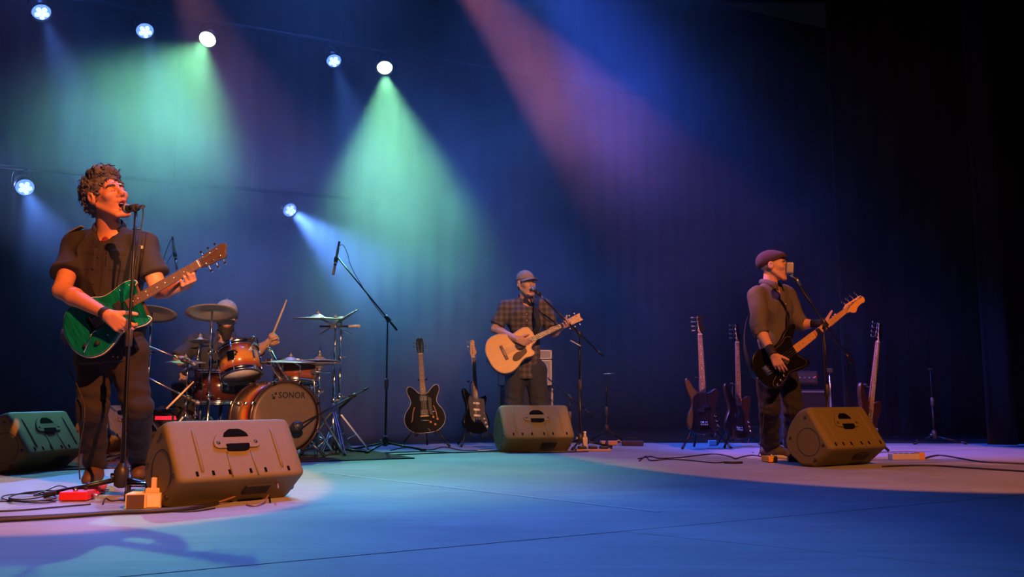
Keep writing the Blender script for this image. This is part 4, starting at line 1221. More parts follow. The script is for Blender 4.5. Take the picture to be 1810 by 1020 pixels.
        MB().prism(sp, z0+0.001-base[2], z0+0.022-base[2], 0.003).build('sole', o.get('sole_mat', M_RUBBER), sh)
        for i in range(4):
            c = V((an.x, an.y, z0+0.093-0.010*i))+d*(0.045+0.022*i)-V(base)
            MB().tube([c-sd2*0.022-V((0, 0, 0.008)), c+V((0, 0, 0.004)), c+sd2*0.022-V((0, 0, 0.008))], 0.003, 6).build('lace', o.get('lace_mat', M_RUBBER), sh)
    return t, shirt
# ---------------------------------------------------------------- drum kit
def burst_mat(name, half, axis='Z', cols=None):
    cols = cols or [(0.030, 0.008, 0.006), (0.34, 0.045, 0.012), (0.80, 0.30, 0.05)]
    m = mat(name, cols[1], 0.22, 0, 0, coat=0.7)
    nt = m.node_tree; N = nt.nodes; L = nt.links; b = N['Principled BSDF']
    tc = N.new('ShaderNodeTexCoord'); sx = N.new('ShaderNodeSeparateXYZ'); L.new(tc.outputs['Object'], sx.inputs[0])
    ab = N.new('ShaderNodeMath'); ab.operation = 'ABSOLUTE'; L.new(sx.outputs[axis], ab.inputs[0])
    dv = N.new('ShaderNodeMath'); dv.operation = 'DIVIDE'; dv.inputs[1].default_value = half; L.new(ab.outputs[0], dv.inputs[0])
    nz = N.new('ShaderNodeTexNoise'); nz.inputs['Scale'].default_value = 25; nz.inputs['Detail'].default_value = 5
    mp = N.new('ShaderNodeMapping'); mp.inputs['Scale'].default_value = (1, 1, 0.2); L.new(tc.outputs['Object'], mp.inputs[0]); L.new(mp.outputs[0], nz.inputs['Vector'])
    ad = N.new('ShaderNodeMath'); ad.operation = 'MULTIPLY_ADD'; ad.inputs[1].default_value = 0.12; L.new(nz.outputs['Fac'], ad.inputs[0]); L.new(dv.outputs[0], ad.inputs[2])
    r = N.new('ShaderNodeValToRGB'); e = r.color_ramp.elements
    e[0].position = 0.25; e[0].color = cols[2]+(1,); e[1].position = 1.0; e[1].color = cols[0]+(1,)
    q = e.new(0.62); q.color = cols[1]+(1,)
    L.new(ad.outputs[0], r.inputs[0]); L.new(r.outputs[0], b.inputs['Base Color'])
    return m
M_HEAD = mat('coated_drum_head', (0.62, 0.58, 0.50), 0.55, 0, 0.10, 12)
M_HEADDARK = mat('fibre_drum_head', (0.66, 0.54, 0.38), 0.5, 0, 0.14, 10)
M_CLEAR = mat('clear_drum_head', (0.55, 0.52, 0.52), 0.3, 0, 0.12, 20)
M_HOOPW = mat('dark_wood_hoop', (0.05, 0.02, 0.012), 0.25, 0, 0.2, 20, coat=0.6)
M_FELT = mat('grey_felt', (0.35, 0.34, 0.33), 0.9, 0, 0.2, 100)
def zframe(o, z, yhint=(0, 0, 1)):
    Z = V(z).normalized(); Y = V(yhint); Y = (Y-Z*Y.dot(Z)).normalized(); X = Y.cross(Z)
    return Matrix(((X.x, Y.x, Z.x, o[0]), (X.y, Y.y, Z.y, o[1]), (X.z, Y.z, Z.z, o[2]), (0, 0, 0, 1)))
def drum(name, label, c, axis, dia, depth, nlug, shell, head_m, bot_m=None, yh=(0, 1, 0), chrome_hoop=True):
    t = thing(name, label, 'drum', mtx=zframe(c, axis, yh)); r = dia/2; h = depth/2
    MB().lathe([(r-0.006, -h), (r, -h), (r, h), (r-0.006, h), (r-0.006, -h)], seg=40).build('shell', shell, t)
    for s_ in (1, -1):
        MB().lathe([(r-0.004, s_*(h+0.006)), (0.001, s_*(h+0.007))], seg=40).build('drum_head', head_m if s_ > 0 else (bot_m or head_m), t)
        hp = [(r+0.002, h-0.018), (r+0.012, h-0.016), (r+0.006, h-0.008), (r+0.006, h+0.012), (r+0.012, h+0.016), (r-0.001, h+0.017), (r-0.001, h-0.01)]
        MB().lathe([(a, s_*b) for a, b in hp], seg=40).build('hoop', M_CHROME if chrome_hoop else M_HOOPW, t)
    for i in range(nlug):
        a = 2*PI*(i+0.5)/nlug; d = V((math.cos(a), math.sin(a), 0))
        R = Matrix(((d.x, -d.y, 0), (d.y, d.x, 0), (0, 0, 1)))
        lg_ = MB().box(d*(r+0.009), (0.009, 0.010, min(0.035, h*0.4)), R, bev=0.004).build('lug', M_CHROME, t)
        MB().rod(d*(r+0.012)+V((0, 0, h+0.022)), d*(r+0.012)-V((0, 0, h+0.022)), 0.0032, seg=6).build('tension_rod', M_CHROME, lg_)
    return t
KA = math.radians(37)
KF = V((math.sin(KA), -math.cos(KA), 0))
# bass drum: axis = KF
bdf = at(504, 741, 7.0); BDD = 0.46
bdc = bdf-KF*BDD/2
bdc.z = 0.335; bdf.z = 0.335
bt = thing('bass_drum', 'sunburst bass drum with cream front head and dark lettering', 'drum', mtx=zframe(bdc, KF))
r = 0.28; h = BDD/2
M_BURST = burst_mat('amber_sunburst_lacquer', h, 'Z')
MB().lathe([(r-0.008, -h), (r, -h), (r, h), (r-0.008, h), (r-0.008, -h)], seg=64).build('shell', M_BURST, bt)
for s_ in (1, -1):
    MB().lathe([(a, s_*b) for a, b in [(r+0.001, h-0.022), (r+0.013, h-0.020), (r+0.013, h+0.022), (r-0.003, h+0.022), (r-0.003, h-0.01)]], seg=64).build('hoop', M_HOOPW, bt)
fh = MB().lathe([(r-0.003, h+0.008), (0.05, h+0.010), (0.001, h+0.010)], seg=64).build('front_head', M_HEADDARK, bt)
MB().lathe([(r-0.003, h+0.0095), (r-0.036, h+0.0105)], seg=64).build('hoop_shade_ring', mat('painted_hoop_shade', (0.14, 0.085, 0.055), 0.45, 0, 0.15, 20), fh)  # shade of the hoop painted as a dark ring on the head
MB().lathe([(r-0.003, -h-0.008), (0.001, -h-0.010)], seg=40).build('rear_head', M_HEAD, bt)
for i in range(8):
    a = 2*PI*(i+0.5)/8; d = V((math.cos(a), math.sin(a), 0)); R = Matrix(((d.x, -d.y, 0), (d.y, d.x, 0), (0, 0, 1)))
    for s_ in (1, -1):
        cl = MB().box(d*(r+0.018)+V((0, 0, s_*(h+0.010))), (0.006, 0.014, 0.020), R, bev=0.003).box(d*(r+0.008)+V((0, 0, s_*(h+0.026))), (0.014, 0.012, 0.004), R).build('claw_hook', M_CHROME, bt)
        MB().rod(d*(r+0.022)+V((0, 0, s_*(h-0.01))), d*(r+0.018)+V((0, 0, s_*0.085)), 0.0035, seg=6).build('tension_rod', M_CHROME, cl)
        MB().box(d*(r+0.010)+V((0, 0, s_*0.082)), (0.011, 0.011, 0.020), R, bev=0.004).build('lug', M_CHROME, bt)
for s_ in (1, -1):
    d = V((s_*0.82, -0.57, 0))
    sp = MB().rod(d*r+V((0, 0, 0.12)), V((s_*0.36, -0.325, 0.20)), 0.008, seg=8).build('spur', M_CHROME, bt)
    MB().ball(V((s_*0.36, -0.325, 0.20)), 0.011, 8).build('spur_tip', M_RUBBER, sp)
# lettering: bold serif capitals from the built-in outline font, thickened, plus the maker's dot emblem
def letters(txt, w, hgt, name, m, parent, loc):
    cu = bpy.data.curves.new(name, 'FONT'); cu.body = txt; cu.extrude = 0.0006; cu.offset = 0.028; cu.space_character = 1.12
    tmp = bpy.data.objects.new(name, cu); COL.objects.link(tmp)
    dg = bpy.context.evaluated_depsgraph_get(); me = bpy.data.meshes.new_from_object(tmp.evaluated_get(dg))
    bpy.data.objects.remove(tmp)
    xs = [q.co.x for q in me.vertices]; ys = [q.co.y for q in me.vertices]
    sx, sy = w/(max(xs)-min(xs)), hgt/(max(ys)-min(ys)); x0, y0 = min(xs), min(ys)
    for q in me.vertices: q.co.x = (q.co.x-x0)*sx; q.co.y = (q.co.y-y0)*sy
    me.materials.append(m)
    o = bpy.data.objects.new(name, me); COL.objects.link(o); o.parent = parent; o.location = loc
    return o
M_INK = mat('black_print', (0.012, 0.011, 0.011), 0.5, 0, 0.05)
letters('SONOR', 0.225, 0.050, 'lettering', M_INK, fh, (-0.065, 0.150, h+0.0125))
em = MB()
for (x, y, q) in ((-0.090, 0.187, 0.0105), (-0.118, 0.174, 0.0075), (-0.105, 0.155, 0.0125)):
    em.lathe([(q, 0), (q, 0.0012), (0.001, 0.0012)], (x, y, h+0.0115), (0, 0, 1), 14)
em.build('emblem', M_INK, fh)
# rack tom
def to_cam(p): return (V((0, 0, CAMH))-p).normalized()
tc_ = at(424, 641, 7.22); cdir = to_cam(tc_)
rgt = V((-cdir.y, cdir.x, 0)).normalized(); 
tax = (V((0, 0, 0.90))-rgt*0.15-cdir*0.40).normalized()
rt = drum('rack_tom', 'small amber sunburst tom above the bass drum, tilted back', tc_, tax, 0.315, 0.235, 6, burst_mat('amber_sunburst_tom', 0.13, 'Z', [(0.10, 0.012, 0.008), (0.45, 0.08, 0.015), (0.82, 0.30, 0.045)]), M_HEAD, M_CLEAR)
MB().box((-0.01, -0.165, 0.0), (0.030, 0.012, 0.045), None, bev=0.004).build('mount_bracket', M_CHROME, rt)
b_ = rt.matrix_world.inverted()
arm_top = tc_+V((0.05, -0.12, -0.06))
MB().tube([b_ @ (tc_+rgt*0.17), b_ @ (tc_+rgt*0.24+V((0, 0, 0.0))), b_ @ (bdc+V((0.06, -0.05, 0.30)))], 0.012, 8).build('tom_arm', M_CHROME, rt)
em = MB()
for k in range(5):
    a = 2*PI*k/5; 
    em.box((0.02+0.016*math.cos(a), -0.16, 0.018*math.sin(a)+0.02), (0.008, 0.003, 0.008))
em.build('vent_badge', M_INK, rt)
# floor tom on legs
ft = at(388, 684, 7.75)
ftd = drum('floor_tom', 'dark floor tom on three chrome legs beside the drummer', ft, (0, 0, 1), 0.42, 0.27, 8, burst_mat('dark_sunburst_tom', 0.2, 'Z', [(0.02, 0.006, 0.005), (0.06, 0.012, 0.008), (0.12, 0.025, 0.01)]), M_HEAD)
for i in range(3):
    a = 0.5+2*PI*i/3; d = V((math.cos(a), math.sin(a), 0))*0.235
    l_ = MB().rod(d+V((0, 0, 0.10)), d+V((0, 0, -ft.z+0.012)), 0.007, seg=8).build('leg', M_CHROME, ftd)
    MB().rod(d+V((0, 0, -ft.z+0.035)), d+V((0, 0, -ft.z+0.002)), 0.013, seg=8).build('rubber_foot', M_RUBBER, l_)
# snare on a basket stand
sn = at(524, 658, 7.55)
snd = drum('snare_drum', 'red-brown wooden snare drum on a basket stand behind the bass drum', sn, (0.06, 0.10, 1), 0.36, 0.15, 8, burst_mat('red_wood_shell', 0.2, 'Z', [(0.10, 0.02, 0.012), (0.20, 0.045, 0.02), (0.30, 0.07, 0.03)]), M_HEAD)
st = thing('snare_stand', 'chrome basket stand under the snare drum', 'drum stand', (sn.x, sn.y, 0))
MB().rod((0, 0, 0.10), (0, 0, sn.z-0.16), 0.012, seg=10).build('pole', M_CHROME, st)
for i in range(3):
    a = 0.3+2*PI*i/3; d = V((math.cos(a), math.sin(a), 0))
    MB().tube([V((0, 0, sn.z-0.16)), d*0.12+V((0, 0, sn.z-0.14)), d*0.192+V((0, 0, sn.z-0.10)), d*0.195+V((0, 0, sn.z-0.06))], 0.006, 8).build('basket_arm', M_CHROME, st)
tripod(st, None, 0.26, 0.24, (0.2, 2.3, 4.4), 0.008, M_CHROME)

def cymbal(name, label, c, nrm, dia, bell=0.16, group=None):
    t = thing(name, label, 'cymbal', mtx=zframe(c, nrm, (0.3, 1, 0.1)), group=group); r = dia/2; b = r*bell*1.7
    prof = [(0.006, 0.030), (b*0.45, 0.027), (b*0.8, 0.017), (b, 0.006), (b*1.15, 0.003), (r*0.55, -0.002), (r*0.8, -0.006), (r, -0.012), (r, -0.0135), (r*0.8, -0.0078), (b*1.1, 0.0005), (b*0.8, 0.013), (0.006, 0.027)]
    MB().lathe(prof, seg=48).build('plate', M_CYMBAL, t)
    MB().lathe([(0.001, 0.062), (0.0035, 0.061), (0.0035, 0.052), (0.008, 0.050), (0.008, 0.044), (0.013, 0.043), (0.014, 0.032), (0.005, 0.030)], seg=14).build('felt', M_FELT, t)
    w = MB().box((0.010, 0, 0.055), (0.007, 0.0025, 0.005), bev=0.002).box((-0.010, 0, 0.055), (0.007, 0.0025, 0.005), bev=0.002)
    w.build('wing_nut', M_CHROME, t)
    return t
def cym_stand(label, base, top, reach=0.27, a0=0.4, hub=0.33, boom_from=None, group=None, name='cymbal_stand'):
    """double-braced chrome stand; with boom_from the tube rises at base and a boom runs to top"""
    B = V((base[0], base[1], 0)); t = thing(name, label, 'cymbal stand', B, group); T = V(top)-B
    P = V((0, 0, T.z)) if boom_from is None else V((0, 0, boom_from))
    zs = [0.05, P.z*0.42, P.z*0.72, P.z]
    for i in range(3):
        MB().rod((0, 0, zs[i]), (0, 0, zs[i+1]), (0.0145, 0.0115, 0.009)[i], seg=10).build('tube', M_CHROME, t)
        if i < 2:
            c = MB().lathe([(0.014, -0.022), (0.020, -0.018), (0.020, 0.018), (0.012, 0.024)], (0, 0, zs[i+1]), (0, 0, 1), 12)
            c.box((0.032, 0, zs[i+1]), (0.014, 0.004, 0.008), bev=0.002); c.build('clamp', M_CHROME, t)
    if boom_from is not None:
        d = (T-P).normalized()
        MB().rod(P-d*0.16, T, 0.008, seg=10).build('boom', M_CHROME, t)
        MB().ball(P, 0.022, 10).build('boom_tilter', M_CHROME, t)
    else:
        MB().rod(P-V((0, 0, 0.05)), T, 0.007, seg=8).build('tilter', M_CHROME, t)
    for i in range(3):
        a = a0+2*PI*i/3; d = V((math.cos(a), math.sin(a), 0)); s2 = V((-d.y, d.x, 0))*0.010
        f_ = d*reach+V((0, 0, 0.012)); up_ = V((0, 0, hub))+d*0.018
        lg_ = MB().box((up_+f_)/2+s2, (0.0035, 0.007, (up_-f_).length/2), (up_-f_).to_track_quat('Z', 'Y').to_matrix()).box((up_+f_)/2-s2, (0.0035, 0.007, (up_-f_).length/2), (up_-f_).to_track_quat('Z', 'Y').to_matrix()).build('leg', M_CHROME, t)
        MB().rod(V((0, 0, 0.08)), d*reach*0.55+V((0, 0, hub*0.47)), 0.005, seg=6).build('brace', M_CHROME, t)
        MB().rod(f_-d*0.01+V((0, 0, 0.014)), f_+d*0.012-V((0, 0, 0.010)), 0.013, seg=8).build('rubber_foot', M_RUBBER, lg_)
    return t
UP = V((0, 0, 1))
def under(c, tilt, side=0.0):
    """normal of a cymbal whose underside shows to the camera by sin(tilt)"""
    d = to_cam(c); rg = V((-d.y, d.x, 0)).normalized(); u = d.cross(rg).normalized()
    if u.z < 0: u = -u
    rg = u.cross(d)
    a = (u*math.cos(side)+rg*math.sin(side))
    return (a*math.cos(tilt)-d*math.sin(tilt)).normalized()
c = at(375, 551, 7.4); n_ = under(c, 0.36)
cymbal('crash_cymbal', 'bronze crash cymbal hiding the face of the drummer, seen from below', c, n_, 0.43)
cym_stand('chrome cymbal stand carrying the crash that hides the drummer', (c.x, c.y), c-n_*0.0, 0.26, 0.9)
c = at(268, 553, 7.5); n_ = under(c, 0.36, 0.05)
cymbal('ride_cymbal', 'bronze cymbal behind the green guitar, its underside lit pink', c, n_, 0.42)
cym_stand('chrome cymbal stand behind the singer holding the pink lit cymbal', (c.x, c.y), c, 0.26, 0.2)
c = at(328, 638, 7.45); n_ = under(c, -0.05)
cymbal('splash_cymbal', 'flat medium cymbal low beside the floor tom', c, n_, 0.325)
cym_stand('chrome stand under the low flat cymbal beside the floor tom', (c.x+0.02, c.y), c+V((0.02, 0, 0)), 0.24, 1.4)
c = at(354, 601, 7.6); n_ = under(c, 0.2)
cymbal('small_splash', 'tiny splash cymbal in front of the drummer chest', c, n_, 0.19)
b_ = at(371, 640, 7.45)
cym_stand('short arm stand holding the tiny splash cymbal', (at(345, 700, 7.62).x, 7.64), c, 0.22, 0.0, 0.3, boom_from=0.82)
c = at(514, 637, 7.25); n_ = under(c, -0.03)
cymbal('effects_cymbal', 'flat cymbal mounted directly above the bass drum', c, n_, 0.40)
cym_stand('chrome stand rising behind the bass drum under the flat cymbal', (c.x+0.10, c.y+0.30), c, 0.22, 0.5, 0.3, boom_from=0.70)
# hi-hat
c = at(565, 638, 7.5)
cymbal('hi_hat', 'top hi-hat cymbal with a clutch rod above it', c+V((0, 0, 0.012)), UP, 0.355)
cymbal('hi_hat', 'bottom hi-hat cymbal lying upside down under the top one', c-V((0, 0, 0.034)), V((0, 0, -1)), 0.355)
hh = cym_stand('hi-hat stand with a pull rod and footboard', (c.x, c.y), c-V((0, 0, 0.05)), 0.25, 0.7, 0.36, name='hi_hat_stand')
MB().rod((0, 0, c.z-0.05), (0, 0, c.z+0.13), 0.0035, seg=8).build('pull_rod', M_CHROME, hh)
MB().lathe([(0.004, 0.0), (0.012, 0.004), (0.012, 0.03), (0.006, 0.035)], (0, 0, c.z+0.065), UP, 12).build('clutch', M_CHROME, hh)
MB().box((-0.10, 0.06, 0.05), (0.14, 0.035, 0.008), Matrix.Rotation(math.radians(150), 3, 'Z') @ Matrix.Rotation(math.radians(10), 3, 'Y'), bev=0.004).build('footboard', M_STEEL, hh)
c = at(562, 561, 7.7); n_ = under(c, 0.04)
cymbal('crash_cymbal', 'flat bronze crash cymbal high above the hi-hat', c, n_, 0.43)
s1 = (at(590, 700, 7.75).x, 7.75)
cym_stand('tall chrome boom stand beside the hi-hat, its boom holding the flat crash', s1, c, 0.27, 1.1, 0.36, boom_from=at(590, 577, 7.75).z)
c = at(598, 567, 7.95); n_ = under(c, 0.05, -0.60)
cymbal('crash_cymbal', 'steeply tilted crash cymbal on the outer side of the drum kit', c, n_, 0.43)
s2_ = (at(600, 700, 7.98).x, 7.98)
cym_stand('tall chrome stand carrying the steeply tilted crash', s2_, c, 0.28, 0.2, 0.34)
# horizontal accessory arm
t = thing('percussion_arm', 'bare metal arm with a wooden tip clamped to the boom stand', 'clamp arm', at(598, 577, 7.74))
c = at(598, 577, 7.74)
MB().rod(at(565, 577, 7.74)-c, at(620, 577, 7.74)-c, 0.008, seg=8).build('arm', M_BLACKMETAL, t)
MB().rod(at(616, 577, 7.74)-c, at(637, 576, 7.74)-c, 0.011, seg=8).build('tip', mat('pale_beech', (0.62, 0.45, 0.26), 0.5, 0, 0.15, 30), t)
MB().box((-0.05, 0, 0), (0.02, 0.02, 0.02), bev=0.004).build('clamp', M_CHROME, t)
# side arm over the snare with a small block
c = at(545, 667-0, 7.35)
t = thing('accessory_bar', 'horizontal chrome bar clamped between the hi-hat and the snare drum', 'clamp arm', at(555, 657, 7.45))
c = at(555, 657, 7.45)
MB().rod(at(520, 656, 7.45)-c, at(584, 658, 7.45)-c, 0.008, seg=8).build('bar', M_CHROME, t)
MB().rod(V((0, 0, 0.02)), V((0.0, 0.05, -0.30)), 0.008, seg=8).build('post', M_CHROME, t)
MB().box((0, 0, 0), (0.018, 0.018, 0.022), bev=0.004).build('clamp', M_CHROME, t)
# clamp column beside the tom
c = at(476, 640, 7.2)
t = thing('tom_mount_post', 'chrome post with wing bolts rising from the bass drum', 'drum hardware', bdc+V((0.10, 0.05, 0.285)))
o_ = bdc+V((0.10, 0.05, 0.285))
MB().rod((0, 0, 0), c-o_+V((0, 0, 0.10)), 0.011, seg=10).build('post', M_CHROME, t)
MB().box(c-o_, (0.022, 0.022, 0.03), bev=0.005).build('clamp', M_CHROME, t)
MB().ball(c-o_+V((0, 0, 0.10)), 0.018, 10).build('ball_joint', M_CHROME, t)
# throne
th = thing('drum_throne', 'round padded drum stool under the drummer', 'stool', (at(388, 700, 8.05).x, 8.10, 0))
MB().lathe([(0.001, 0.42), (0.15, 0.42), (0.165, 0.44), (0.165, 0.49), (0.14, 0.51), (0.001, 0.512)], seg=28).build('seat', mat('black_vinyl', (0.02, 0.02, 0.02), 0.5, 0, 0.1), th)
MB().rod((0, 0, 0.10), (0, 0, 0.43), 0.016, seg=10).build('pole', M_CHROME, th)
tripod(th, None, 0.30, 0.26, (0.5, 2.6, 4.7), 0.010, M_CHROME)
# microphones around the kit
c = at(523, 754, 6.80)
t = thing('kick_microphone', 'stubby black microphone in front of the bass drum head', 'microphone', c)
dk = (at(545, 742, 6.85)-c).normalized()
MB().lathe([(0.001, -0.055), (0.028, -0.048), (0.040, -0.02), (0.040, 0.012), (0.030, 0.028), (0.017, 0.045), (0.015, 0.09)], (0, 0, 0), (dk*0.7-KF*-0.7).normalized()*-1, 20).build('capsule', M_PLASTIC, t)
MB().lathe([(0.041, -0.022), (0.0425, -0.016), (0.041, -0.010)], (0, 0, 0), (dk*0.7-KF*-0.7).normalized()*-1, 20).build('ring', M_GREYGRIP, t)
kb = gnd(598, 802); piv = at(600, 716, kb.y)
mic_stand('short black microphone stand with a boom reaching to the bass drum', kb, piv.z, (0.2, 2.5, -1.4), 0.24, (at(530, 751, 6.84), at(650, 686, kb.y+0.25)), 0.06, lower=0.12)
ov = gnd(681, 799)
tip, tail = at(594, 452, ov.y-0.10), at(702, 584, ov.y+0.02)
mic_stand('tall black boom stand reaching over the drum kit, standing alone beside the drums', ov, at(681, 563, ov.y).z, (0.05, 2.9, -1.9), 0.36, (tip, tail), 0.10, lower=0.62)
pencil_mic('slim overhead microphone on the tall boom stand beside the drum kit', at(598, 437, ov.y-0.10), at(589, 486, ov.y-0.10))
cable('thin cable drooping along the overhead boom arm', [at(598, 436, ov.y-0.1), at(606, 433, ov.y-0.10), at(614, 448, ov.y-0.09), at(622, 474, ov.y-0.08), at(650, 522, ov.y-0.07), at(678, 560, ov.y-0.06)], 0.0035)
o2 = V((at(230, 700, 8.6).x, 8.6, 0))
mic_stand('tall boom stand behind the singer, mostly hidden by the singer', o2, at(232, 560, 8.6).z, (0.4, 2.5, 4.6), 0.36, (at(306, 446, 8.5), at(214, 588, 8.65)), 0.10, lower=0.8, dark=False)
pencil_mic('slim overhead microphone pointing down between the singer and his raised hand', at(306, 428, 8.5), at(313, 476, 8.5))
cable('thin cable looping from the overhead microphone behind the singer', [at(306, 428, 8.5), at(302, 424, 8.5), at(294, 443, 8.5), at(285, 468, 8.52), at(262, 510, 8.55)], 0.0035)
for lab, a, b, m0 in (('low boom stand whose microphone points at the low flat cymbal, behind the singer', at(262, 612, 7.05), at(318, 634, 7.10), 0),
                      ('low boom stand whose microphone points at the floor tom, behind the singer', at(262, 668, 6.95), at(325, 700, 7.05), 0)):
    bs = V((a.x-0.12, a.y, 0))
    mic_stand(lab, bs, a.z-0.03, (0.6, 2.4, 4.4) if 'floor tom' in lab else (1.6, 3.4, 5.4), 0.2, (b, a-(b-a)*0.35-V((0, 0, 0))), 0.08, dark=False)
    vocal_mic('black clip microphone aimed at the ' + ('low flat cymbal' if 'cymbal' in lab else 'floor tom'), b+(b-a).normalized()*0.12, b-(b-a).normalized()*0.01, 0.75)
rodc = at(318, 699, 7.0)
t = thing('drum_stick', 'spare wooden drumstick leaning against the drum hardware', 'drumstick', rodc)
MB().tube([at(294, 723, 6.95)-rodc, rodc-rodc, at(341, 676, 7.08)-rodc], 0.0075, 8, rs=[0.0085, 0.0085, 0.005]).build('shaft', mat('pale_beech', (0.62, 0.45, 0.26)), t)
MB().ball(at(341.5, 675.5, 7.08)-rodc, 0.007, 8).build('tip', mat('pale_beech', (0.62, 0.45, 0.26)), t)
c = at(443, 603, 7.18)
t = thing('tom_microphone', 'compact black microphone clipped to the rim of the sunburst tom', 'microphone', c)
MB().lathe([(0.001, -0.03), (0.018, -0.026), (0.020, 0.0), (0.016, 0.03), (0.010, 0.05)], (0, 0, 0), (0.5, -0.2, 0.6), 14).build('capsule', M_PLASTIC, t)
MB().tube([(0.02, -0.01, 0.03), (0.05, 0.0, 0.03), (0.055, 0.01, -0.02)], 0.006, 6).build('clip', M_BLACKMETAL, t)
# rug and kick pedal
rug = [gnd(120, 838), gnd(640, 812), gnd(600, 790), gnd(150, 806)]
rc = gnd(400, 806); rg_ = [rc+SF*1.05-SR*1.35, rc+SF*1.05+SR*1.3, rc-SF*1.25+SR*1.3, rc-SF*1.25-SR*1.35]
o = MB().prism([tuple((p-rc).xy) for p in rg_], 0.0005, 0.009, 0.002).build('drum_rug', mat('dark_red_rug', (0.07, 0.028, 0.022), 0.95, 0, 0.35, 40, 0.3, 300)); o.location = rc
tag(o, 'thin dark red rug under the drum kit', 'rug')
# ---------------------------------------------------------------- the four musicians and what they hold
SKIN1 = skin_mat('skin_tan', (0.54, 0.23, 0.13)); SKIN2 = skin_mat('skin_fair', (0.60, 0.33, 0.22))
M_BLKSHIRT = mat('faded_black_cotton', (0.019, 0.016, 0.018), 0.85, 0, 0.2, 14, 0.25, 350)
M_TROUS = mat('brown_black_canvas', (0.018, 0.014, 0.013), 0.9, 0, 0.25, 12, 0.25, 300)
M_BOOT = mat('worn_brown_leather', (0.10, 0.055, 0.035), 0.55, 0, 0.3, 25, 0.2, 200)
def foot(an, d):
    return an+V((d[0], d[1], 0)).normalized()*0.13+V((0, 0, 0.04-an.z))
def tilted_cap_mesh(): pass

# ----- singer
Ys = 4.9
aR, aL = gnd(167, 855), gnd(246, 845); aR.z = 0.10; aL.z = 0.10
J = dict(neck=at(194, 405, Ys+0.03), shR=at(136, 435, Ys+0.04), shL=at(253, 435, Ys+0.02),
         elR=at(109, 513, 4.70), wrR=at(189, 556, 4.545), elL=at(281, 513, Ys-0.02), wrL=at(329, 504, 4.785),
         hipR=at(170, 622, Ys+0.04), hipL=at(224, 622, Ys+0.04), knR=at(163, 724, Ys-0.02), knL=at(243, 720, Ys-0.02),
         anR=aR, anL=aL, toR=foot(aR, (0.25, -1)), toL=foot(aL, (0.35, -1)))
sbase = V(((aR.x+aL.x)/2, (aR.y+aL.y)/2, 0))
Hs = Head(at(189, 348, Ys-0.05), (0.82, -0.52, 0.30), (-0.36, -0.05, 0.93), 1.12)
hands = [dict(wrist=J['wrR'], fwd=(0.70, 0.16, -0.55), palm=(0.05, 1, 0.05), side=1, curls=[(0.5, 0.9, 0.5), (0.6, 1.0, 0.6), (0.7, 1.0, 0.6), (0.8, 1.0, 0.6)], thumb=(0.3, 0.3), sc=1.08),
         dict(wrist=J['wrL'], fwd=(0.42, -0.80, 0.05), palm=(-0.45, -0.15, 0.88), side=-1, curls=[(0.7, 1.3, 0.8), (0.75, 1.35, 0.8), (0.8, 1.35, 0.8), (0.9, 1.35, 0.8)], thumb=(0.1, 0.1), sc=1.08, thumb_dir=(0.25, 0.15, 0.95))]
singer, sshirt = person('person', 'singer in a black short-sleeved shirt shouting into a microphone with a green guitar', sbase, J, Hs,
    dict(voxel=0.0045, chest_n=(0.22, -0.97, 0), bulk=1.12, hands=hands, mouth=0.024, skin=SKIN1, shirt_mats=M_BLKSHIRT, trouser_mat=M_TROUS, shoe_mat=M_BOOT,
         vee=0.10, pockets=[(-0.085, 0.0, 0.058, 0.062), (0.085, 0.0, 0.058, 0.062)], sleeve=0.66, belly=True, hem=-0.06, leg=(0.088, 0.073, 0.055), gap=0.7, seed=3, fold=0.005, waistw=1.04, neckw=1.1))
# hair: a curly cap of many small locks
def hair_cap(H, base, t, m, seed, noise_amp=0.010, curls=260, front=0.072):
    F = Field(*bounds([H.p(0, 0, 0.04)], 0.19*H.sc), 0.005)
    S = H.sc
    F.ell(H.p(0, -0.022, 0.050), [0.088*S, 0.106*S, 0.094*S], H.R, 0.0)
    F.ell(H.p(0, -0.06, -0.01), [0.074*S, 0.062*S, 0.075*S], H.R, 0.02*S)
    F.ell(H.p(0, 0.035, 0.115), [0.066*S, 0.052*S, 0.032*S], H.R, 0.02*S)
    # keep the face and the ears free
    F.ell(H.p(0, 0.115, -0.015), [0.098*S, 0.098*S, 0.088*S], H.R, 0.01*S, 's')
    F.ell(H.p(0, 0.03, -0.075), [0.13*S, 0.075*S, 0.075*S], H.R, 0.01*S, 's')
    for q_ in (-1, 1): F.ell(H.p(q_*0.088, -0.008, -0.008), [0.024*S, 0.030*S, 0.042*S], H.R, 0.006*S, 's')
    P, Q = F.nets(); N = np_normals(P, Q)
    P = P+N*(noise_amp*(np.abs(vnoise(P, 45, seed))+0.7*vnoise(P, 24, seed+1)))[:, None]
    ho = np_mesh('hair', P, Q, m, t, None, base)
    rnd = random.Random(seed); mb = MB(); q = H.inv(P)
    idx = [i for i in range(len(P)) if q[i, 2] > -0.06]
    for _ in range(curls):
        i = rnd.choice(idx); p = V(P[i])-V(base); n = V(N[i]); u, v, w = basis(n)
        a0 = rnd.uniform(0, 6.28); rr = rnd.uniform(0.006, 0.012); pts = []
        for k in range(7):
            a = a0+k*0.95
            pts.append(p+n*(-0.004+0.0032*k)+(u*math.cos(a)+v*math.sin(a))*rr)
        mb.tube(pts, 0.003, 5, rs=[0.0036]*5+[0.0026, 0.0012])
    c = mb.build('curl', m, ho); c['kind'] = 'stuff'
    return ho
hair_cap(Hs, sbase, singer, mat('grey_brown_hair', (0.085, 0.078, 0.090), 0.6, 0, 0.5, 60, 0.3, 300), 5)
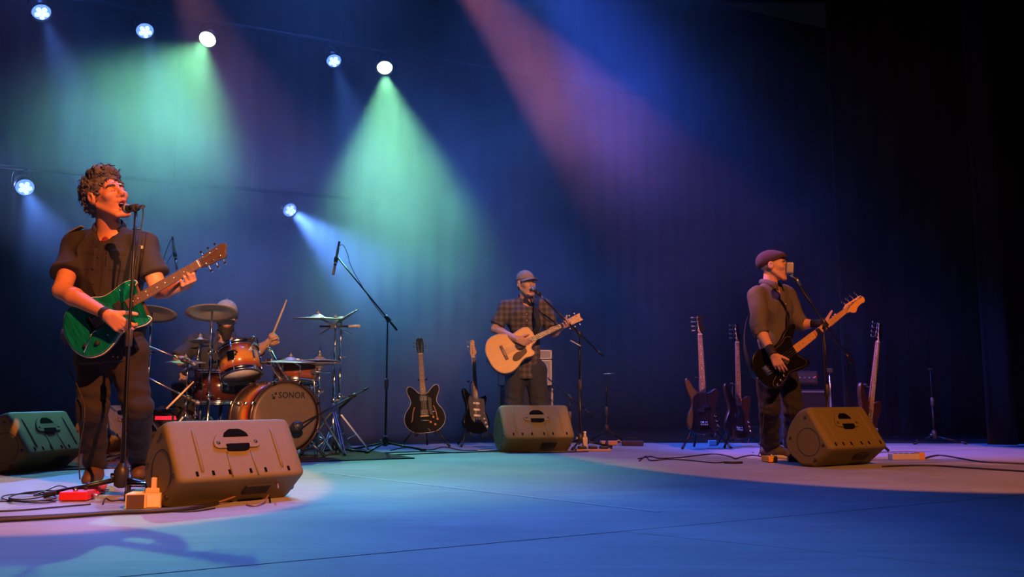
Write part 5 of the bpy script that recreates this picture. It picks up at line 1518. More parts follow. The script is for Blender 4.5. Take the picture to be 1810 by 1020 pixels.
def head_bits(H, base, t, mouth, teeth=True):
    S = H.sc
    if teeth:
        up_ = MB(); R = H.mtx().to_3x3()
        for i in range(6):
            x = (i-2.5)*0.0062
            up_.box(H.p(x, 0.0795-abs(x)*0.25, -0.0685)-V(base), (0.0028*S, 0.002*S, 0.0042*S), R, bev=0.0008)
        up_.build('upper_teeth', M_TEETH, t)
        MB().ball(H.p(0, 0.062, -0.079-mouth*0.95)-V(base), 0.014*S, 12, sc=(1, 1.2, 0.45), R=R).build('tongue', M_LIPS, t)
head_bits(Hs, sbase, singer, 0.024)
# red undershirt at the open neck, wristband, epaulettes
n_ = V((0.22, -0.97, 0)).normalized()
MB().ball(J['neck']+n_*0.092-V((0, 0, 0.098))-sbase, 0.036, 14, sc=(0.62, 0.22, 1.1), R=n_.to_track_quat('-Y', 'Z').to_matrix()).build('undershirt', mat('dark_red_cotton', (0.20, 0.012, 0.018), 0.85, 0, 0.15), singer)
wd = (J['wrR']-J['elR']).normalized()
MB().lathe([(0.031, -0.018), (0.033, -0.015), (0.033, 0.012), (0.031, 0.016)], J['wrR']-wd*0.015-sbase, wd, 20).build('wristband', M_RUBBER, singer)
ep = MB()
for k in range(1):
    a, b = at(150, 409, Ys+0.02)-sbase, at(128, 420, Ys+0.03)-sbase
    ep.box((a+b)/2+V((0, -0.03, 0.022)), ((a-b).length/2, 0.02, 0.004), (a-b).to_track_quat('X', 'Z').to_matrix(), bev=0.002)
ep.build('epaulette', mat('olive_braid', (0.16, 0.13, 0.08), 0.8, 0, 0.3, 80), sshirt)
MB().box(at(246, 437, Ys-0.135)-sbase, (0.022, 0.002, 0.008)).build('chest_badge', mat('silver_thread', (0.45, 0.4, 0.35), 0.6, 0, 0.2), sshirt)

E, T = at(125, 604, 4.68), at(395, 448, 4.72)
gm = frame(E, T-E, (0.10, -0.97, 0.20))
g1 = guitar('electric_guitar', 'green flamed electric guitar with cream edge, held by the singer', gm, 'prs')
hb_ = gm @ V((0.42, 0.10, 0.02))
strap(g1, [hb_, at(236, 488, 4.70), at(240, 450, 4.735), at(243, 424, 4.80), at(243, 404, 4.93), at(232, 420, 5.06), at(195, 470, 5.12), at(140, 545, 5.08), at(112, 590, 4.92), gm @ V((0.0, 0.0, 0.02))], 0.045, lambda s: V((0.1, -1, 0.2)) if s < 0.42 else (V((0, -0.2, 1)) if s < 0.5 else V((0, 1, 0))))
cable('instrument cable hanging from the green guitar down to the red pedals', [gm @ V((0.02, -0.06, 0.01)), at(120, 600, 4.74), at(116, 625, 4.78), at(123, 655, 4.80), at(140, 690, 4.78), at(150, 730, 4.76), at(140, 800, 4.74), gnd(140, 868)+V((0, 0, 0.06))], 0.0035, 8)

# ----- centre guitarist
Yc = 8.80
M_PLAID = mat('plaid_cotton', (0.14, 0.10, 0.09), 0.85, 0, 0)
def plaid(m):
    nt = m.node_tree; N = nt.nodes; L = nt.links; b = N['Principled BSDF']
    tc = N.new('ShaderNodeTexCoord'); acc = None
    for ax in ('X', 'Z'):
        w = N.new('ShaderNodeTexWave'); w.wave_type = 'BANDS'; w.bands_direction = ax; w.inputs['Scale'].default_value = 5.5; w.inputs['Distortion'].default_value = 0.6
        L.new(tc.outputs['Object'], w.inputs['Vector'])
        r = N.new('ShaderNodeValToRGB'); r.color_ramp.elements[0].position = 0.45; r.color_ramp.elements[0].color = (0.62, 0.60, 0.60, 1); r.color_ramp.elements[1].position = 0.65; r.color_ramp.elements[1].color = (1, 1, 1, 1)
        L.new(w.outputs['Fac'], r.inputs[0])
        if acc is None: acc = r.outputs[0]
        else:
            mx = N.new('ShaderNodeMixRGB'); mx.blend_type = 'MULTIPLY'; mx.inputs[0].default_value = 1; L.new(acc, mx.inputs[1]); L.new(r.outputs[0], mx.inputs[2]); acc = mx.outputs[0]
    m2 = N.new('ShaderNodeMixRGB'); m2.blend_type = 'MULTIPLY'; m2.inputs[0].default_value = 1; m2.inputs[1].default_value = (0.15, 0.125, 0.12, 1)
    L.new(acc, m2.inputs[2]); L.new(m2.outputs[0], b.inputs['Base Color'])
plaid(M_PLAID)
aR, aL = gnd(911, 790.5), gnd(952, 789.5); aR.z = aL.z = 0.10
J = dict(neck=at(929, 529, Yc+0.03), shR=at(894, 544, Yc+0.0), shL=at(962, 541, Yc+0.06), elR=at(875, 582, Yc-0.02), wrR=at(914, 600, Yc-0.27),
         elL=at(979, 589, Yc+0.0), wrL=at(994, 578, Yc-0.12), hipR=at(912, 655, Yc+0.05), hipL=at(946, 655, Yc+0.07), knR=at(908, 720, Yc-0.02), knL=at(954, 720, Yc),
         anR=aR, anL=aL, toR=foot(aR, (-0.1, -1)), toL=foot(aL, (0.4, -1)))
cbase = V(((aR.x+aL.x)/2, (aR.y+aL.y)/2, 0))
Hc = Head(at(930, 502, Yc-0.03), (0.50, -0.85, 0.05), (-0.10, 0.05, 1), 1.02)
hands = [dict(wrist=J['wrR'], fwd=(0.80, 0.15, -0.25), palm=(0, 1, 0.1), side=1, curls=[0.35, 0.4, 0.45, 0.5], thumb=(0.3, 0.2)),
         dict(wrist=J['wrL'], fwd=(0.42, -0.80, 0.02), palm=(-0.4, -0.15, 0.9), side=-1, curls=[(0.7, 1.2, 0.8), (0.75, 1.25, 0.8), (0.8, 1.25, 0.8), (0.9, 1.3, 0.8)], thumb=(0.1, 0.1), thumb_dir=(0.2, 0.2, 0.95))]
man2, sh2 = person('person', 'guitarist in a cap and plaid shirt singing while playing an acoustic guitar', cbase, J, Hc,
    dict(voxel=0.006, chest_n=(0.15, -0.98, 0), bulk=1.02, hands=hands, mouth=0.016, skin=SKIN2, shirt_mats=M_PLAID, trouser_mat=mat('dark_denim', (0.035, 0.038, 0.05), 0.9, 0, 0.25, 12, 0.2, 300), shoe_mat=M_BOOT,
         vee=0.06, pockets=[(-0.08, 0.0, 0.055, 0.06), (0.08, 0.0, 0.055, 0.06)], sleeve=0.78, hem=-0.08, leg=(0.10, 0.088, 0.078), seed=8, fold=0.005, button_mat=M_WHITE))
head_bits(Hc, cbase, man2, 0.016)
def baseball_cap(H, t, base, m, tilt=0.0):
    S = H.sc; o = thing_part = None
    F = Field(*bounds([H.p(0, 0.03, 0.06)], 0.22), 0.006)
    F.ell(H.p(0, -0.016, 0.048), [0.088*S, 0.106*S, 0.092*S], H.R, 0)
    F.box(H.p(0, 0.02, -0.060), (0.2*S, 0.25*S, 0.100*S), H.R, 0, 0.004, 's')
    P, Q = F.nets()
    cp = np_mesh('cap', P, Q, m, t, None, base)
    vs = []; fs = []; k = 13
    for j in range(4):
        for i in range(k):
            a = -1.15+2.3*i/(k-1); rr = 0.084+0.024*j*(0.4+0.6*math.cos(a*1.15))
            x = math.sin(a)*min(rr, 0.092+0.002*j); y = math.cos(a)*rr*1.05+0.002+0.004*j
            vs.append(H.p(x, y, 0.047-0.006*j-abs(math.sin(a))**2*0.016+tilt*j)-V(base))
    for j in range(3):
        for i in range(k-1):
            q = j*k+i; fs.append([q, q+1, q+k+1, q+k])
    br = MB().add(vs, fs).build('visor', m, cp)
    md = br.modifiers.new('thickness', 'SOLIDIFY'); md.thickness = 0.005
    MB().ball(H.p(0, -0.016, 0.142)-V(base), 0.008, 8).build('cap_button', m, cp)
    return cp
baseball_cap(Hc, man2, cbase, mat('grey_cap_cotton', (0.30, 0.26, 0.25), 0.85, 0, 0.15, 30, 0.2, 300))
# short hair at the nape
MB().ball(Hc.p(0, -0.05, -0.01)-cbase, 0.078, 16, sc=(0.92, 0.72, 0.8), R=Hc.mtx().to_3x3()).build('hair', mat('dark_short_hair', (0.03, 0.025, 0.022), 0.7, 0, 0.3, 100), man2)
E, T = at(864, 637, Yc-0.26), at(1038, 555, Yc-0.12)
gm2 = frame(E, T-E, (0.10, -0.96, 0.24))
gm2.translation = gm2.translation-V(gm2.col[2][:3])*0.09
g2 = guitar('acoustic_guitar', 'golden cutaway acoustic guitar played by the man in the cap', gm2, 'acoustic')
strap(g2, [gm2 @ V((0.50, 0.04, 0.05)), at(952, 575, Yc-0.19), at(948, 555, Yc-0.165), at(948, 537, Yc-0.08), at(947, 527, Yc+0.05), at(935, 545, Yc+0.19), at(905, 590, Yc+0.20), at(868, 630, Yc+0.05), gm2 @ V((0.0, 0, 0.05))], 0.05, lambda s: V((0.1, -1, 0.2)) if s < 0.4 else (V((0, -0.2, 1)) if s < 0.5 else V((0, 1, 0))))

# ----- bass player, turned to the picture right
Yb = 7.15
M_OLIVE = mat('grey_olive_cotton', (0.095, 0.085, 0.080), 0.85, 0, 0.2, 12, 0.25, 350)
M_BLKJEAN = mat('black_denim', (0.016, 0.014, 0.016), 0.9, 0, 0.25, 14, 0.2, 300)
aR, aL = gnd(1362, 808), gnd(1400, 803); aR.z = aL.z = 0.09
J = dict(neck=at(1361, 503, Yb+0.02), shR=at(1339, 523, Yb-0.10), shL=at(1389, 520, Yb+0.14), elR=at(1342, 582, Yb-0.26), wrR=at(1366, 626, Yb-0.42),
         elL=at(1412, 573, Yb+0.08), wrL=at(1454, 572, Yb-0.06), hipR=at(1356, 648, Yb-0.07), hipL=at(1388, 648, Yb+0.10), knR=at(1360, 724, Yb-0.08), knL=at(1402, 724, Yb+0.04),
         anR=aR, anL=aL, toR=foot(aR, (0.75, -0.8)), toL=foot(aL, (0.9, -0.5)))
bbase = V(((aR.x+aL.x)/2, (aR.y+aL.y)/2, 0))
Hb = Head(at(1367, 470, Yb), (0.93, -0.36, 0.10), (-0.12, 0, 1), 1.03)
hands = [dict(wrist=J['wrR'], fwd=(0.45, 0.05, -0.85), palm=(0.25, 1, 0.1), side=1, curls=[0.3, 0.35, 0.4, 0.5], thumb=(0.2, 0.2)),
         dict(wrist=J['wrL'], fwd=(0.75, -0.55, 0.0), palm=(-0.55, -0.2, 0.8), side=-1, curls=[(0.6, 1.1, 0.7), (0.65, 1.15, 0.7), (0.7, 1.2, 0.7), (0.8, 1.2, 0.8)], thumb=(0.1, 0.1), thumb_dir=(0.5, 0.1, 0.85))]
man3, sh3 = person('person', 'bass player in a dark flat cap and rolled-sleeve shirt singing in profile', bbase, J, Hb,
    dict(voxel=0.0055, chest_n=(0.72, -0.69, 0), bulk=0.97, hands=hands, mouth=0.014, skin=SKIN2, shirt_mats=M_OLIVE, trouser_mat=M_BLKJEAN, shoe_mat=mat('dark_sneaker', (0.06, 0.055, 0.06), 0.7, 0, 0.2), sole_mat=M_WHITE, lace_mat=M_WHITE,
         vee=0.05, pockets=[(0.08, 0.0, 0.05, 0.06)], sleeve=1.0, rolled=True, hem=0.12, leg=(0.092, 0.076, 0.068), seed=21, fold=0.006, button_mat=M_WHITE, waistw=0.97))
head_bits(Hb, bbase, man3, 0.014)
# flat cap: low crown pulled forward, short peak
S = Hb.sc; F = Field(*bounds([Hb.p(0, 0.02, 0.06)], 0.2), 0.0055)
F.ell(Hb.p(0, -0.022, 0.050), [0.090*S, 0.110*S, 0.082*S], Hb.R, 0); F.ell(Hb.p(0, 0.045, 0.070), [0.074*S, 0.062*S, 0.034*S], Hb.R, 0.03)
F.ell(Hb.p(0, -0.08, 0.03), [0.07*S, 0.05*S, 0.05*S], Hb.R, 0.02)
RT = Hb.R @ np.array([[1, 0, 0], [0, math.cos(0.32), -math.sin(0.32)], [0, math.sin(0.32), math.cos(0.32)]])
F.box(Hb.p(0, 0.02, -0.075), (0.25, 0.32, 0.100*S), RT, 0, 0.004, 's')
P, Q = F.nets()
M_FCAP = mat('plum_wool', (0.055, 0.030, 0.042), 0.95, 0, 0.25, 40, 0.3, 300)
cp = np_mesh('flat_cap', P, Q, M_FCAP, man3, None, bbase)
vs = []; fs = []; k = 11
for j in range(3):
    for i in range(k):
        a = -1.0+2.0*i/(k-1); rr = 0.082+0.020*j*math.cos(a)
        vs.append(Hb.p(math.sin(a)*0.078, math.cos(a)*rr+0.012, 0.066-0.004*j)-bbase)
for j in range(2):
    for i in range(k-1):
        q = j*k+i; fs.append([q, q+1, q+k+1, q+k])
br = MB().add(vs, fs).build('peak', M_FCAP, cp); md = br.modifiers.new('thickness', 'SOLIDIFY'); md.thickness = 0.006
MB().lathe([(0.128, -0.02), (0.132, -0.018), (0.132, 0.018), (0.128, 0.02)], (J['hipR']+J['hipL'])/2+V((0, 0, 0.115))-bbase, (0, 0, 1), 32).build('belt', M_RUBBER, man3)
for s_, ln in (('R', 0.07), ('L', 0.09)):
    wr, el = J['wr'+s_], J['el'+s_]; wd = (wr-el).normalized()
    MB().lathe([(0.033, -ln), (0.0365, -ln+0.004), (0.034, 0.012), (0.030, 0.02)], wr-wd*0.005-bbase, wd, 20).build('wristband', M_RUBBER, man3)
    for i in range(3):
        MB().lathe([(0.006, 0), (0.004, 0.006), (0.001, 0.008)], wr-wd*(0.02+0.02*i)+V((-0.01, -0.034, 0.004))-bbase, (0, -1, 0), 8).build('wristband_stud', M_CHROME, man3)
E, T = at(1337, 668, Yb-0.32), at(1521, 528, Yb-0.04)
gm3 = frame(E, T-E, (0.12, -0.97, 0.12))
g3 = guitar('bass_guitar', 'black bass guitar with an orange maple neck, held by the man in the flat cap', gm3, 'bass')
strap(g3, [gm3 @ V((0.52, 0.15, 0.02)), at(1396, 590, Yb-0.17), at(1392, 550, Yb-0.06), at(1387, 515, Yb+0.09), at(1378, 507, Yb+0.16), at(1350, 530, Yb+0.14), at(1322, 560, Yb+0.02), at(1316, 610, Yb-0.10), at(1328, 655, Yb-0.24), gm3 @ V((0, 0, 0.02))], 0.05, lambda s: V((0.7, -0.7, 0.2)) if s < 0.35 else V((-0.5, 0.3, 0.6)))
cable('instrument cable looping from the black bass guitar to the floor', [gm3 @ V((0.03, -0.11, 0.0)), at(1352, 690, Yb-0.28), at(1350, 730, Yb-0.22), at(1346, 780, Yb-0.2), gnd(1340, 806)+V((0, 0, 0.004)), gnd(1330, 800)+V((0, 0, 0.004))], 0.0035)

# ----- drummer
Yd = 7.95
M_DTEE = mat('charcoal_cotton', (0.055, 0.048, 0.048), 0.88, 0, 0.2, 14, 0.2, 300)
seat = 0.58
hx = at(388, 690, Yd+0.12).x
J = dict(neck=at(398, 592, Yd+0.02), shR=at(342, 606, Yd+0.02), shL=at(441, 612, Yd+0.0), elR=at(316, 634, Yd-0.10), wrR=at(336, 650, Yd-0.26),
         elL=at(452, 622, Yd-0.16), wrL=at(474, 606, Yd-0.24), hipR=V((hx-0.10, Yd+0.15, seat)), hipL=V((hx+0.10, Yd+0.15, seat)),
         knR=V((hx-0.20, Yd-0.24, 0.56)), knL=V((hx+0.30, Yd-0.22, 0.56)), anR=V((hx-0.12, Yd-0.22, 0.10)), anL=V((hx+0.36, Yd-0.12, 0.10)),
         toR=V((hx-0.10, Yd-0.36, 0.04)), toL=V((hx+0.42, Yd-0.25, 0.04)))
dbase = V((hx, Yd+0.15, 0))
Hd = Head(at(400, 560, Yd-0.10), (0.35, -0.88, -0.22), (0.08, -0.25, 0.97), 1.10)
hands = [dict(wrist=J['wrR'], fwd=(-0.35, -0.5, -0.35), palm=(0.3, -0.2, -0.9), side=-1, curls=[1.0, 1.1, 1.1, 1.1], thumb=(0.5, 0.4)),
         dict(wrist=J['wrL'], fwd=(0.75, -0.25, 0.50), palm=(-0.3, -0.9, 0.1), side=1, curls=[(1.2, 1.3, 0.8), (1.3, 1.35, 0.8), (1.35, 1.35, 0.8), (1.4, 1.35, 0.8)], thumb=(0.7, 0.4), sc=1.1)]
man4, sh4 = person('person', 'bearded drummer in a pale cap raising one drumstick behind the drum kit', dbase, J, Hd,
    dict(voxel=0.006, chest_n=(0.25, -0.95, -0.15), bulk=1.12, hands=hands, mouth=0.0, skin=SKIN2, shirt_mats=M_DTEE, trouser_mat=M_BLKJEAN, shoe_mat=M_BOOT, seated=True,
         vee=0.03, sleeve=0.98, hem=-0.02, leg=(0.10, 0.088, 0.075), seed=31, fold=0.006, belly=True))
baseball_cap(Hd, man4, dbase, mat('pale_cap_cotton', (0.50, 0.42, 0.36), 0.85, 0, 0.2, 30, 0.25, 200))
F = Field(*bounds([Hd.p(0, 0.05, -0.09)], 0.13), 0.0055); S = Hd.sc
F.ell(Hd.p(0, 0.045, -0.085), [0.062*S, 0.055*S, 0.052*S], Hd.R, 0); F.ell(Hd.p(0, 0.075, -0.135), [0.036*S, 0.03*S, 0.05*S], Hd.R, 0.03)
F.ell(Hd.p(0, 0.088, -0.066), [0.022*S, 0.03*S, 0.010*S], Hd.R, 0.003, 's')
P, Q = F.nets(); N_ = np_normals(P, Q); P = P+N_*(0.006*vnoise(P, 60, 4))[:, None]
np_mesh('beard', P, Q, mat('dark_beard', (0.035, 0.025, 0.02), 0.8, 0, 0.4, 120, 0.3, 400), man4, None, dbase)
hp = J['wrL']+V((0.75, -0.25, 0.50)).normalized()*0.085+V((-0.02, -0.045, 0.0))
tip = at(506.5, 531, Yd-0.32); sd_ = (tip-hp).normalized()
t = thing('drum_stick', 'wooden drumstick raised in the fist of the drummer', 'drumstick', hp)
M_STICK = mat('pale_beech', (0.62, 0.45, 0.26))
MB().tube([-sd_*0.09, sd_*0.2, sd_*((tip-hp).length-0.05), sd_*(tip-hp).length], 0.0085, 10, rs=[0.009, 0.009, 0.0075, 0.005]).build('shaft', M_STICK, t)
MB().ball(tip-hp, 0.0075, 8).build('tip', M_STICK, t)
MB().tube([-sd_*0.095, -sd_*0.085], 0.0092, 10).build('butt', M_STICK, t)
# ---------------------------------------------------------------- stage equipment
def wedge_at(label, px, py, front_deg, L=0.62, sc=1.0):
    g_ = gnd(px, py); return make_wedge(label, (g_.x, g_.y, 0), front_deg, L, None, sc)
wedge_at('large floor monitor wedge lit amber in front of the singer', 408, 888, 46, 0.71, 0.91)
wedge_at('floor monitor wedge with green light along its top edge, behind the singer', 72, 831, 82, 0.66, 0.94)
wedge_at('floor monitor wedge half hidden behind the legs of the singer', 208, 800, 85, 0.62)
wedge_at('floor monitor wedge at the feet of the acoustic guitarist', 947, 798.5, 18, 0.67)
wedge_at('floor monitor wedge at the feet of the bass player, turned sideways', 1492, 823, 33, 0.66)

# ----- singer's microphone
sb = gnd(213, 876)
top = at(237, 374, sb.y)
mic_stand('straight black microphone stand in front of the singer', sb, top.z, (PI+0.28, -0.05, 1.35), 0.34, None, 0.10, lower=0.80, bulk=1.25)
mh, mtail = at(224, 369, sb.y+0.05), at(246, 366, sb.y-0.03)
vocal_mic('black ball-head vocal microphone at the mouth of the singer', mh, mtail, 1.0)
cable('microphone cable hanging down the singer stand to the floor', [mtail, at(252, 367, sb.y-0.03), at(252, 385, sb.y-0.02), at(247, 420, sb.y-0.02), at(240, 460, sb.y-0.015), at(233, 520, sb.y-0.02), at(226, 640, sb.y-0.018), at(222, 760, sb.y-0.02), at(222, 850, sb.y-0.02), sb+V((0.05, -0.03, 0.006)), sb+V((0.2, -0.12, 0.004))], 0.0035)
# ----- centre microphone
cb = gnd(1026, 793)
tip, tail = at(946, 513, cb.y-0.12), at(1066, 630, cb.y+0.05)
mic_stand('black boom microphone stand reaching to the man in the cap', cb, at(1025, 590, cb.y).z, (0.3, 2.4, 4.4), 0.32, (tip, tail), 0.10, lower=0.62)
vocal_mic('vocal microphone with a pale head at the mouth of the man in the cap', at(942, 510, cb.y-0.13), at(956, 523, cb.y-0.11), 1.0)
t = thing('accessory_tray', 'small metal tray with picks clamped to the boom stand', 'tray', at(1017, 607, cb.y-0.02))
c = at(1017, 607, cb.y-0.02)
MB().box((0, 0, 0), (0.06, 0.03, 0.006), Matrix.Rotation(0.5, 3, 'Y'), bev=0.004).build('tray', M_STEEL, t)
MB().rod((0.02, 0, -0.01), at(1026, 612, cb.y)-c, 0.006, seg=8).build('clamp_arm', M_BLACKMETAL, t)
for i in range(3): MB().box((-0.03+0.028*i, -0.01, 0.018-0.014*i), (0.010, 0.010, 0.004), Matrix.Rotation(0.5, 3, 'Y')).build('pick', M_CREAM, t)
cable('microphone cable wound down the boom stand of the man in the cap', [at(957, 524, cb.y-0.11), at(975, 545, cb.y-0.09), at(1000, 568, cb.y-0.05), at(1023, 596, cb.y-0.03), at(1028, 640, cb.y-0.02), at(1024, 700, cb.y-0.02), at(1029, 770, cb.y-0.02), cb+V((0.06, -0.04, 0.005)), cb+V((0.3, -0.1, 0.004))], 0.0035)
# second, low boom by the amplifier
lb = gnd(1008, 784)
mic_stand('low boom stand aimed at the amplifier behind the man in the cap', lb, at(1012, 703, lb.y).z, (0.9, 3.0, 5.0), 0.26, (at(958, 660, lb.y+0.05), at(1046, 734, lb.y-0.05)), 0.08, lower=0.3)
vocal_mic('black instrument microphone pointing at the pale amplifier', at(953, 654, lb.y+0.05), at(964, 664, lb.y+0.04), 0.85)
eb = gnd(1073, 786)
t = mic_stand('thin empty stand with a cross clip on top, apart from the amplifier', eb, at(1076, 664, eb.y).z, (0.4, 2.5, 4.6), 0.24, None, 0.16, lower=0.35, wheel=False)
MB().rod(at(1067, 661, eb.y)-eb, at(1086, 660, eb.y)-eb, 0.006, seg=8).build('cross_clip', M_STEEL, t)
# ----- bass player's microphone
bb = gnd(1492, 823)+V((-0.54, 0.84, 0))*0.31+V((0.84, 0.54, 0))*0.10; bb.x = at(1462, 700, bb.y).x
tip, tail = at(1401, 489, bb.y-0.04), at(1507, 643, bb.y+0.10)
mic_stand('black boom microphone stand crossing the bass neck', bb, at(1456, 574, bb.y).z, (0.55, 1.9, 3.7), 0.30, (tip, tail), 0.10, lower=0.55)
mc = at(1396, 474, bb.y-0.05)
t = thing('retro_microphone', 'chrome retro microphone with rounded ribbed casing at the mouth of the bass player', 'microphone', mc)
Rm = Matrix.Rotation(math.radians(-20), 3, 'Z') @ Matrix.Rotation(math.radians(4), 3, 'Y')
MB().box((0, 0, 0), (0.030, 0.030, 0.045), Rm, bev=0.014).build('casing', mat('satin_nickel', (0.42, 0.41, 0.40), 0.45, 0.5, 0.1), t)
for i in range(4):
    MB().box(Rm @ V((-0.024, -0.021+0.014*i, 0.002)), (0.008, 0.004, 0.038), Rm, bev=0.003).build('rib', M_STEEL, t)
MB().box(Rm @ V((-0.012, 0, 0.002)), (0.019, 0.026, 0.036), Rm).build('mesh_insert', M_GRILLE, t)
dn_ = (at(1413, 502, bb.y-0.03)-mc).normalized()
MB().rod(Rm @ V((0, 0, -0.04)), dn_*0.10, 0.016, 0.013, 14).build('swivel', M_CHROME, t)
MB().rod(dn_*0.09, dn_*0.16, 0.013, seg=12).build('switch_stem', mat('blue_grey_plug', (0.25, 0.32, 0.36), 0.3, 0.8, 0.1), t)
cable('microphone cable running along the boom that crosses the bass neck', [at(1413, 504, bb.y-0.03), at(1425, 518, bb.y-0.01), at(1440, 545, bb.y-0.01), at(1459, 578, bb.y-0.03), at(1455, 600, bb.y-0.03), at(1459, 680, bb.y-0.02), at(1461, 760, bb.y-0.02), bb+V((-0.06, -0.02, 0.005)), bb+V((-0.2, 0.1, 0.004))], 0.0035)
# lone short stand far on the side
sb2 = gnd(1652, 785)
t = mic_stand('thin microphone stand without a microphone, in shadow by the side curtain', sb2, at(1651, 652, sb2.y).z, (-0.35, 1.8, 3.6), 0.30, None, 0.10, lower=0.45)
MB().box((0, 0, at(1651, 652, sb2.y).z), (0.022, 0.01, 0.008), bev=0.003).build('top_clip', M_STEEL, t)

# ----- guitars on stands
def standing(name, label, slabel, px0, py0, px1, py1, Y, kind, zh, dY=0.16, pole=0.55):
    E, T = at(px0, py0, Y-dY*0.5), at(px1, py1, Y+dY*0.6)
    m = frame(E, T-E, zh)
    g_ = guitar(name, label, m, kind)
    guitar_stand(slabel, m, 0, pole)
    return g_
standing('electric_guitar', 'black semi-hollow guitar with amber knobs on a floor stand', 'black tubular stand under the semi-hollow guitar', 753, 766, 741, 588, 8.95, 'semi', (0.05, -1, 0.12))
standing('electric_guitar', 'black solid-body guitar with pale knobs on a floor stand, turned sideways', 'black tubular stand under the turned solid-body guitar', 840, 768, 831, 601, 9.1, 'strat', (0.62, -0.78, 0.1))
standing('bass_guitar', 'brown sunburst bass resting on a stand behind the bass player', 'black tubular stand under the brown bass', 1243, 768, 1233, 553, 8.6, 'bass2', (0.1, -1, 0.12))
standing('bass_guitar', 'very dark bass guitar on a stand between the brown bass and the bass player', 'black tubular stand under the very dark bass', 1302, 776, 1297, 560, 8.9, 'bass2', (0.45, -0.88, 0.1))
standing('bass_guitar', 'bass neck lit blue rising from behind the sideways monitor wedge', 'black tubular stand hidden behind the sideways monitor wedge', 1524, 786, 1546, 592, 8.1, 'bass2', (0.55, -0.80, 0.1))

# ----- amplifiers
M_AMPCLOTH = mat('silver_grille_cloth', (0.40, 0.39, 0.38), 0.75, 0, 0.25, 180, 0.3, 500)
M_TOLEX = mat('black_tolex', (0.018, 0.018, 0.020), 0.6, 0, 0.2, 150, 0.4, 500)
def amp(label, base, yaw, w, hgt, d, rows, face_m, led=None, leds=None):
    t = thing('guitar_amplifier', label, 'amplifier', base); t.rotation_euler = (0, 0, yaw)
    MB().box((0, 0, hgt/2+0.02), (w/2, d/2, hgt/2), None, bev=0.012).build('cabinet', M_TOLEX, t)
    for (z0, z1, kind) in rows:
        zc, zh_ = (z0+z1)/2*hgt+0.02, (z1-z0)/2*hgt
        if kind == 'panel':
            p = MB().box((0, -d/2-0.003, zc), (w/2-0.03, 0.006, zh_), bev=0.002).build('control_panel', mat('dark_panel', (0.05, 0.05, 0.055), 0.4, 0.3, 0.1), t)
            for i in range(7):
                MB().lathe([(0.011, 0), (0.009, 0.014), (0.001, 0.015)], (-w/2+0.07+i*(w-0.14)/6.0, -d/2-0.009, zc), (0, -1, 0), 12).build('knob', M_STEEL, p)
            if leds:
                MB().ball((w/2-0.05, -d/2-0.011, zc+0.012), 0.006, 8).build('pilot_light', leds, p)
        else:
            g_ = MB().box((0, -d/2-0.002, zc), (w/2-0.028, 0.005, zh_), bev=0.003).build('grille_cloth', face_m, t)
            fr_ = MB()
            for sx in (-1, 1): fr_.box((sx*(w/2-0.022), -d/2-0.004, zc), (0.008, 0.009, zh_+0.008), bev=0.002)
            for sz in (-1, 1): fr_.box((0, -d/2-0.004, zc+sz*(zh_+0.004)), (w/2-0.02, 0.009, 0.008), bev=0.002)
            fr_.build('grille_frame', mat('silver_trim', (0.45, 0.45, 0.47), 0.35, 0.7, 0.1), t)
    for sx in (-1, 1):
        for sy in (-1, 1):
            MB().rod((sx*(w/2-0.05), sy*(d/2-0.05), 0), (sx*(w/2-0.05), sy*(d/2-0.05), 0.022), 0.018, seg=10).build('foot', M_RUBBER, t)
    MB().tube([(-0.08, 0, hgt+0.02), (-0.06, 0, hgt+0.045), (0.06, 0, hgt+0.045), (0.08, 0, hgt+0.02)], 0.010, 8).build('carry_handle', M_RUBBER, t)
    return t
# pale amp on a low stand-like case behind the centre guitarist
ca = gnd(930, 784)
w_ = at(978, 700, ca.y+0.35).x-at(880, 700, ca.y+0.35).x
zt, zb = at(930, 617, ca.y+0.35).z, at(930, 686, ca.y+0.35).z
bx = thing('road_case', 'black road case under the pale amplifier', 'case', (ca.x, ca.y+0.55, 0))
MB().box((0, 0, zb/2), (w_/2, 0.19, zb/2-0.002), bev=0.01).build('box', M_TOLEX, bx)
for sx in (-1, 1):
    for sy in (-1, 1):
        MB().box((sx*(w_/2-0.012), sy*0.178, zb/2), (0.014, 0.014, zb/2-0.001), bev=0.004).build('corner_rail', M_STEEL, bx)
MB().box((0, -0.195, zb*0.55), (0.05, 0.006, 0.035), bev=0.004).build('latch', M_STEEL, bx)
amp('pale grey guitar amplifier raised on a case behind the man in the cap', (ca.x, ca.y+0.55, zb), 0.0, w_, zt-zb-0.02, 0.32, [(0.76, 0.95, 'panel2'), (0.06, 0.68, 'cloth')], M_AMPCLOTH)
# amplifier with a red strip behind the singer
ra = gnd(287, 800)
t = thing('drum_monitor_rack', 'dark equipment rack with a glowing red strip beside the drum kit', 'equipment rack', (ra.x-0.02, ra.y+0.25, 0))
hh_ = at(285, 722, ra.y).z
MB().box((0, 0, hh_/2), (0.16, 0.20, hh_/2), bev=0.012).build('cabinet', M_TOLEX, t)
M_REDL = mat('red_lit_strip', (0.4, 0.01, 0.02), 0.4, 0, 0, emit=(1.0, 0.02, 0.05), estr=0.9)
zc = at(285, 739, ra.y).z
MB().box((-0.005, -0.203, zc), (0.075, 0.004, 0.017), bev=0.002).build('red_strip', M_REDL, t)
MB().box((0.105, -0.203, zc), (0.012, 0.004, 0.017), bev=0.002).build('red_strip', M_REDL, t)
MB().box((0, -0.202, zc-0.10), (0.13, 0.004, 0.05), bev=0.002).build('front_panel', mat('dark_panel', (0.05, 0.05, 0.055)), t)
MB().box((0, 0, hh_+0.008), (0.12, 0.03, 0.008), bev=0.003).build('carry_handle', M_RUBBER, t)
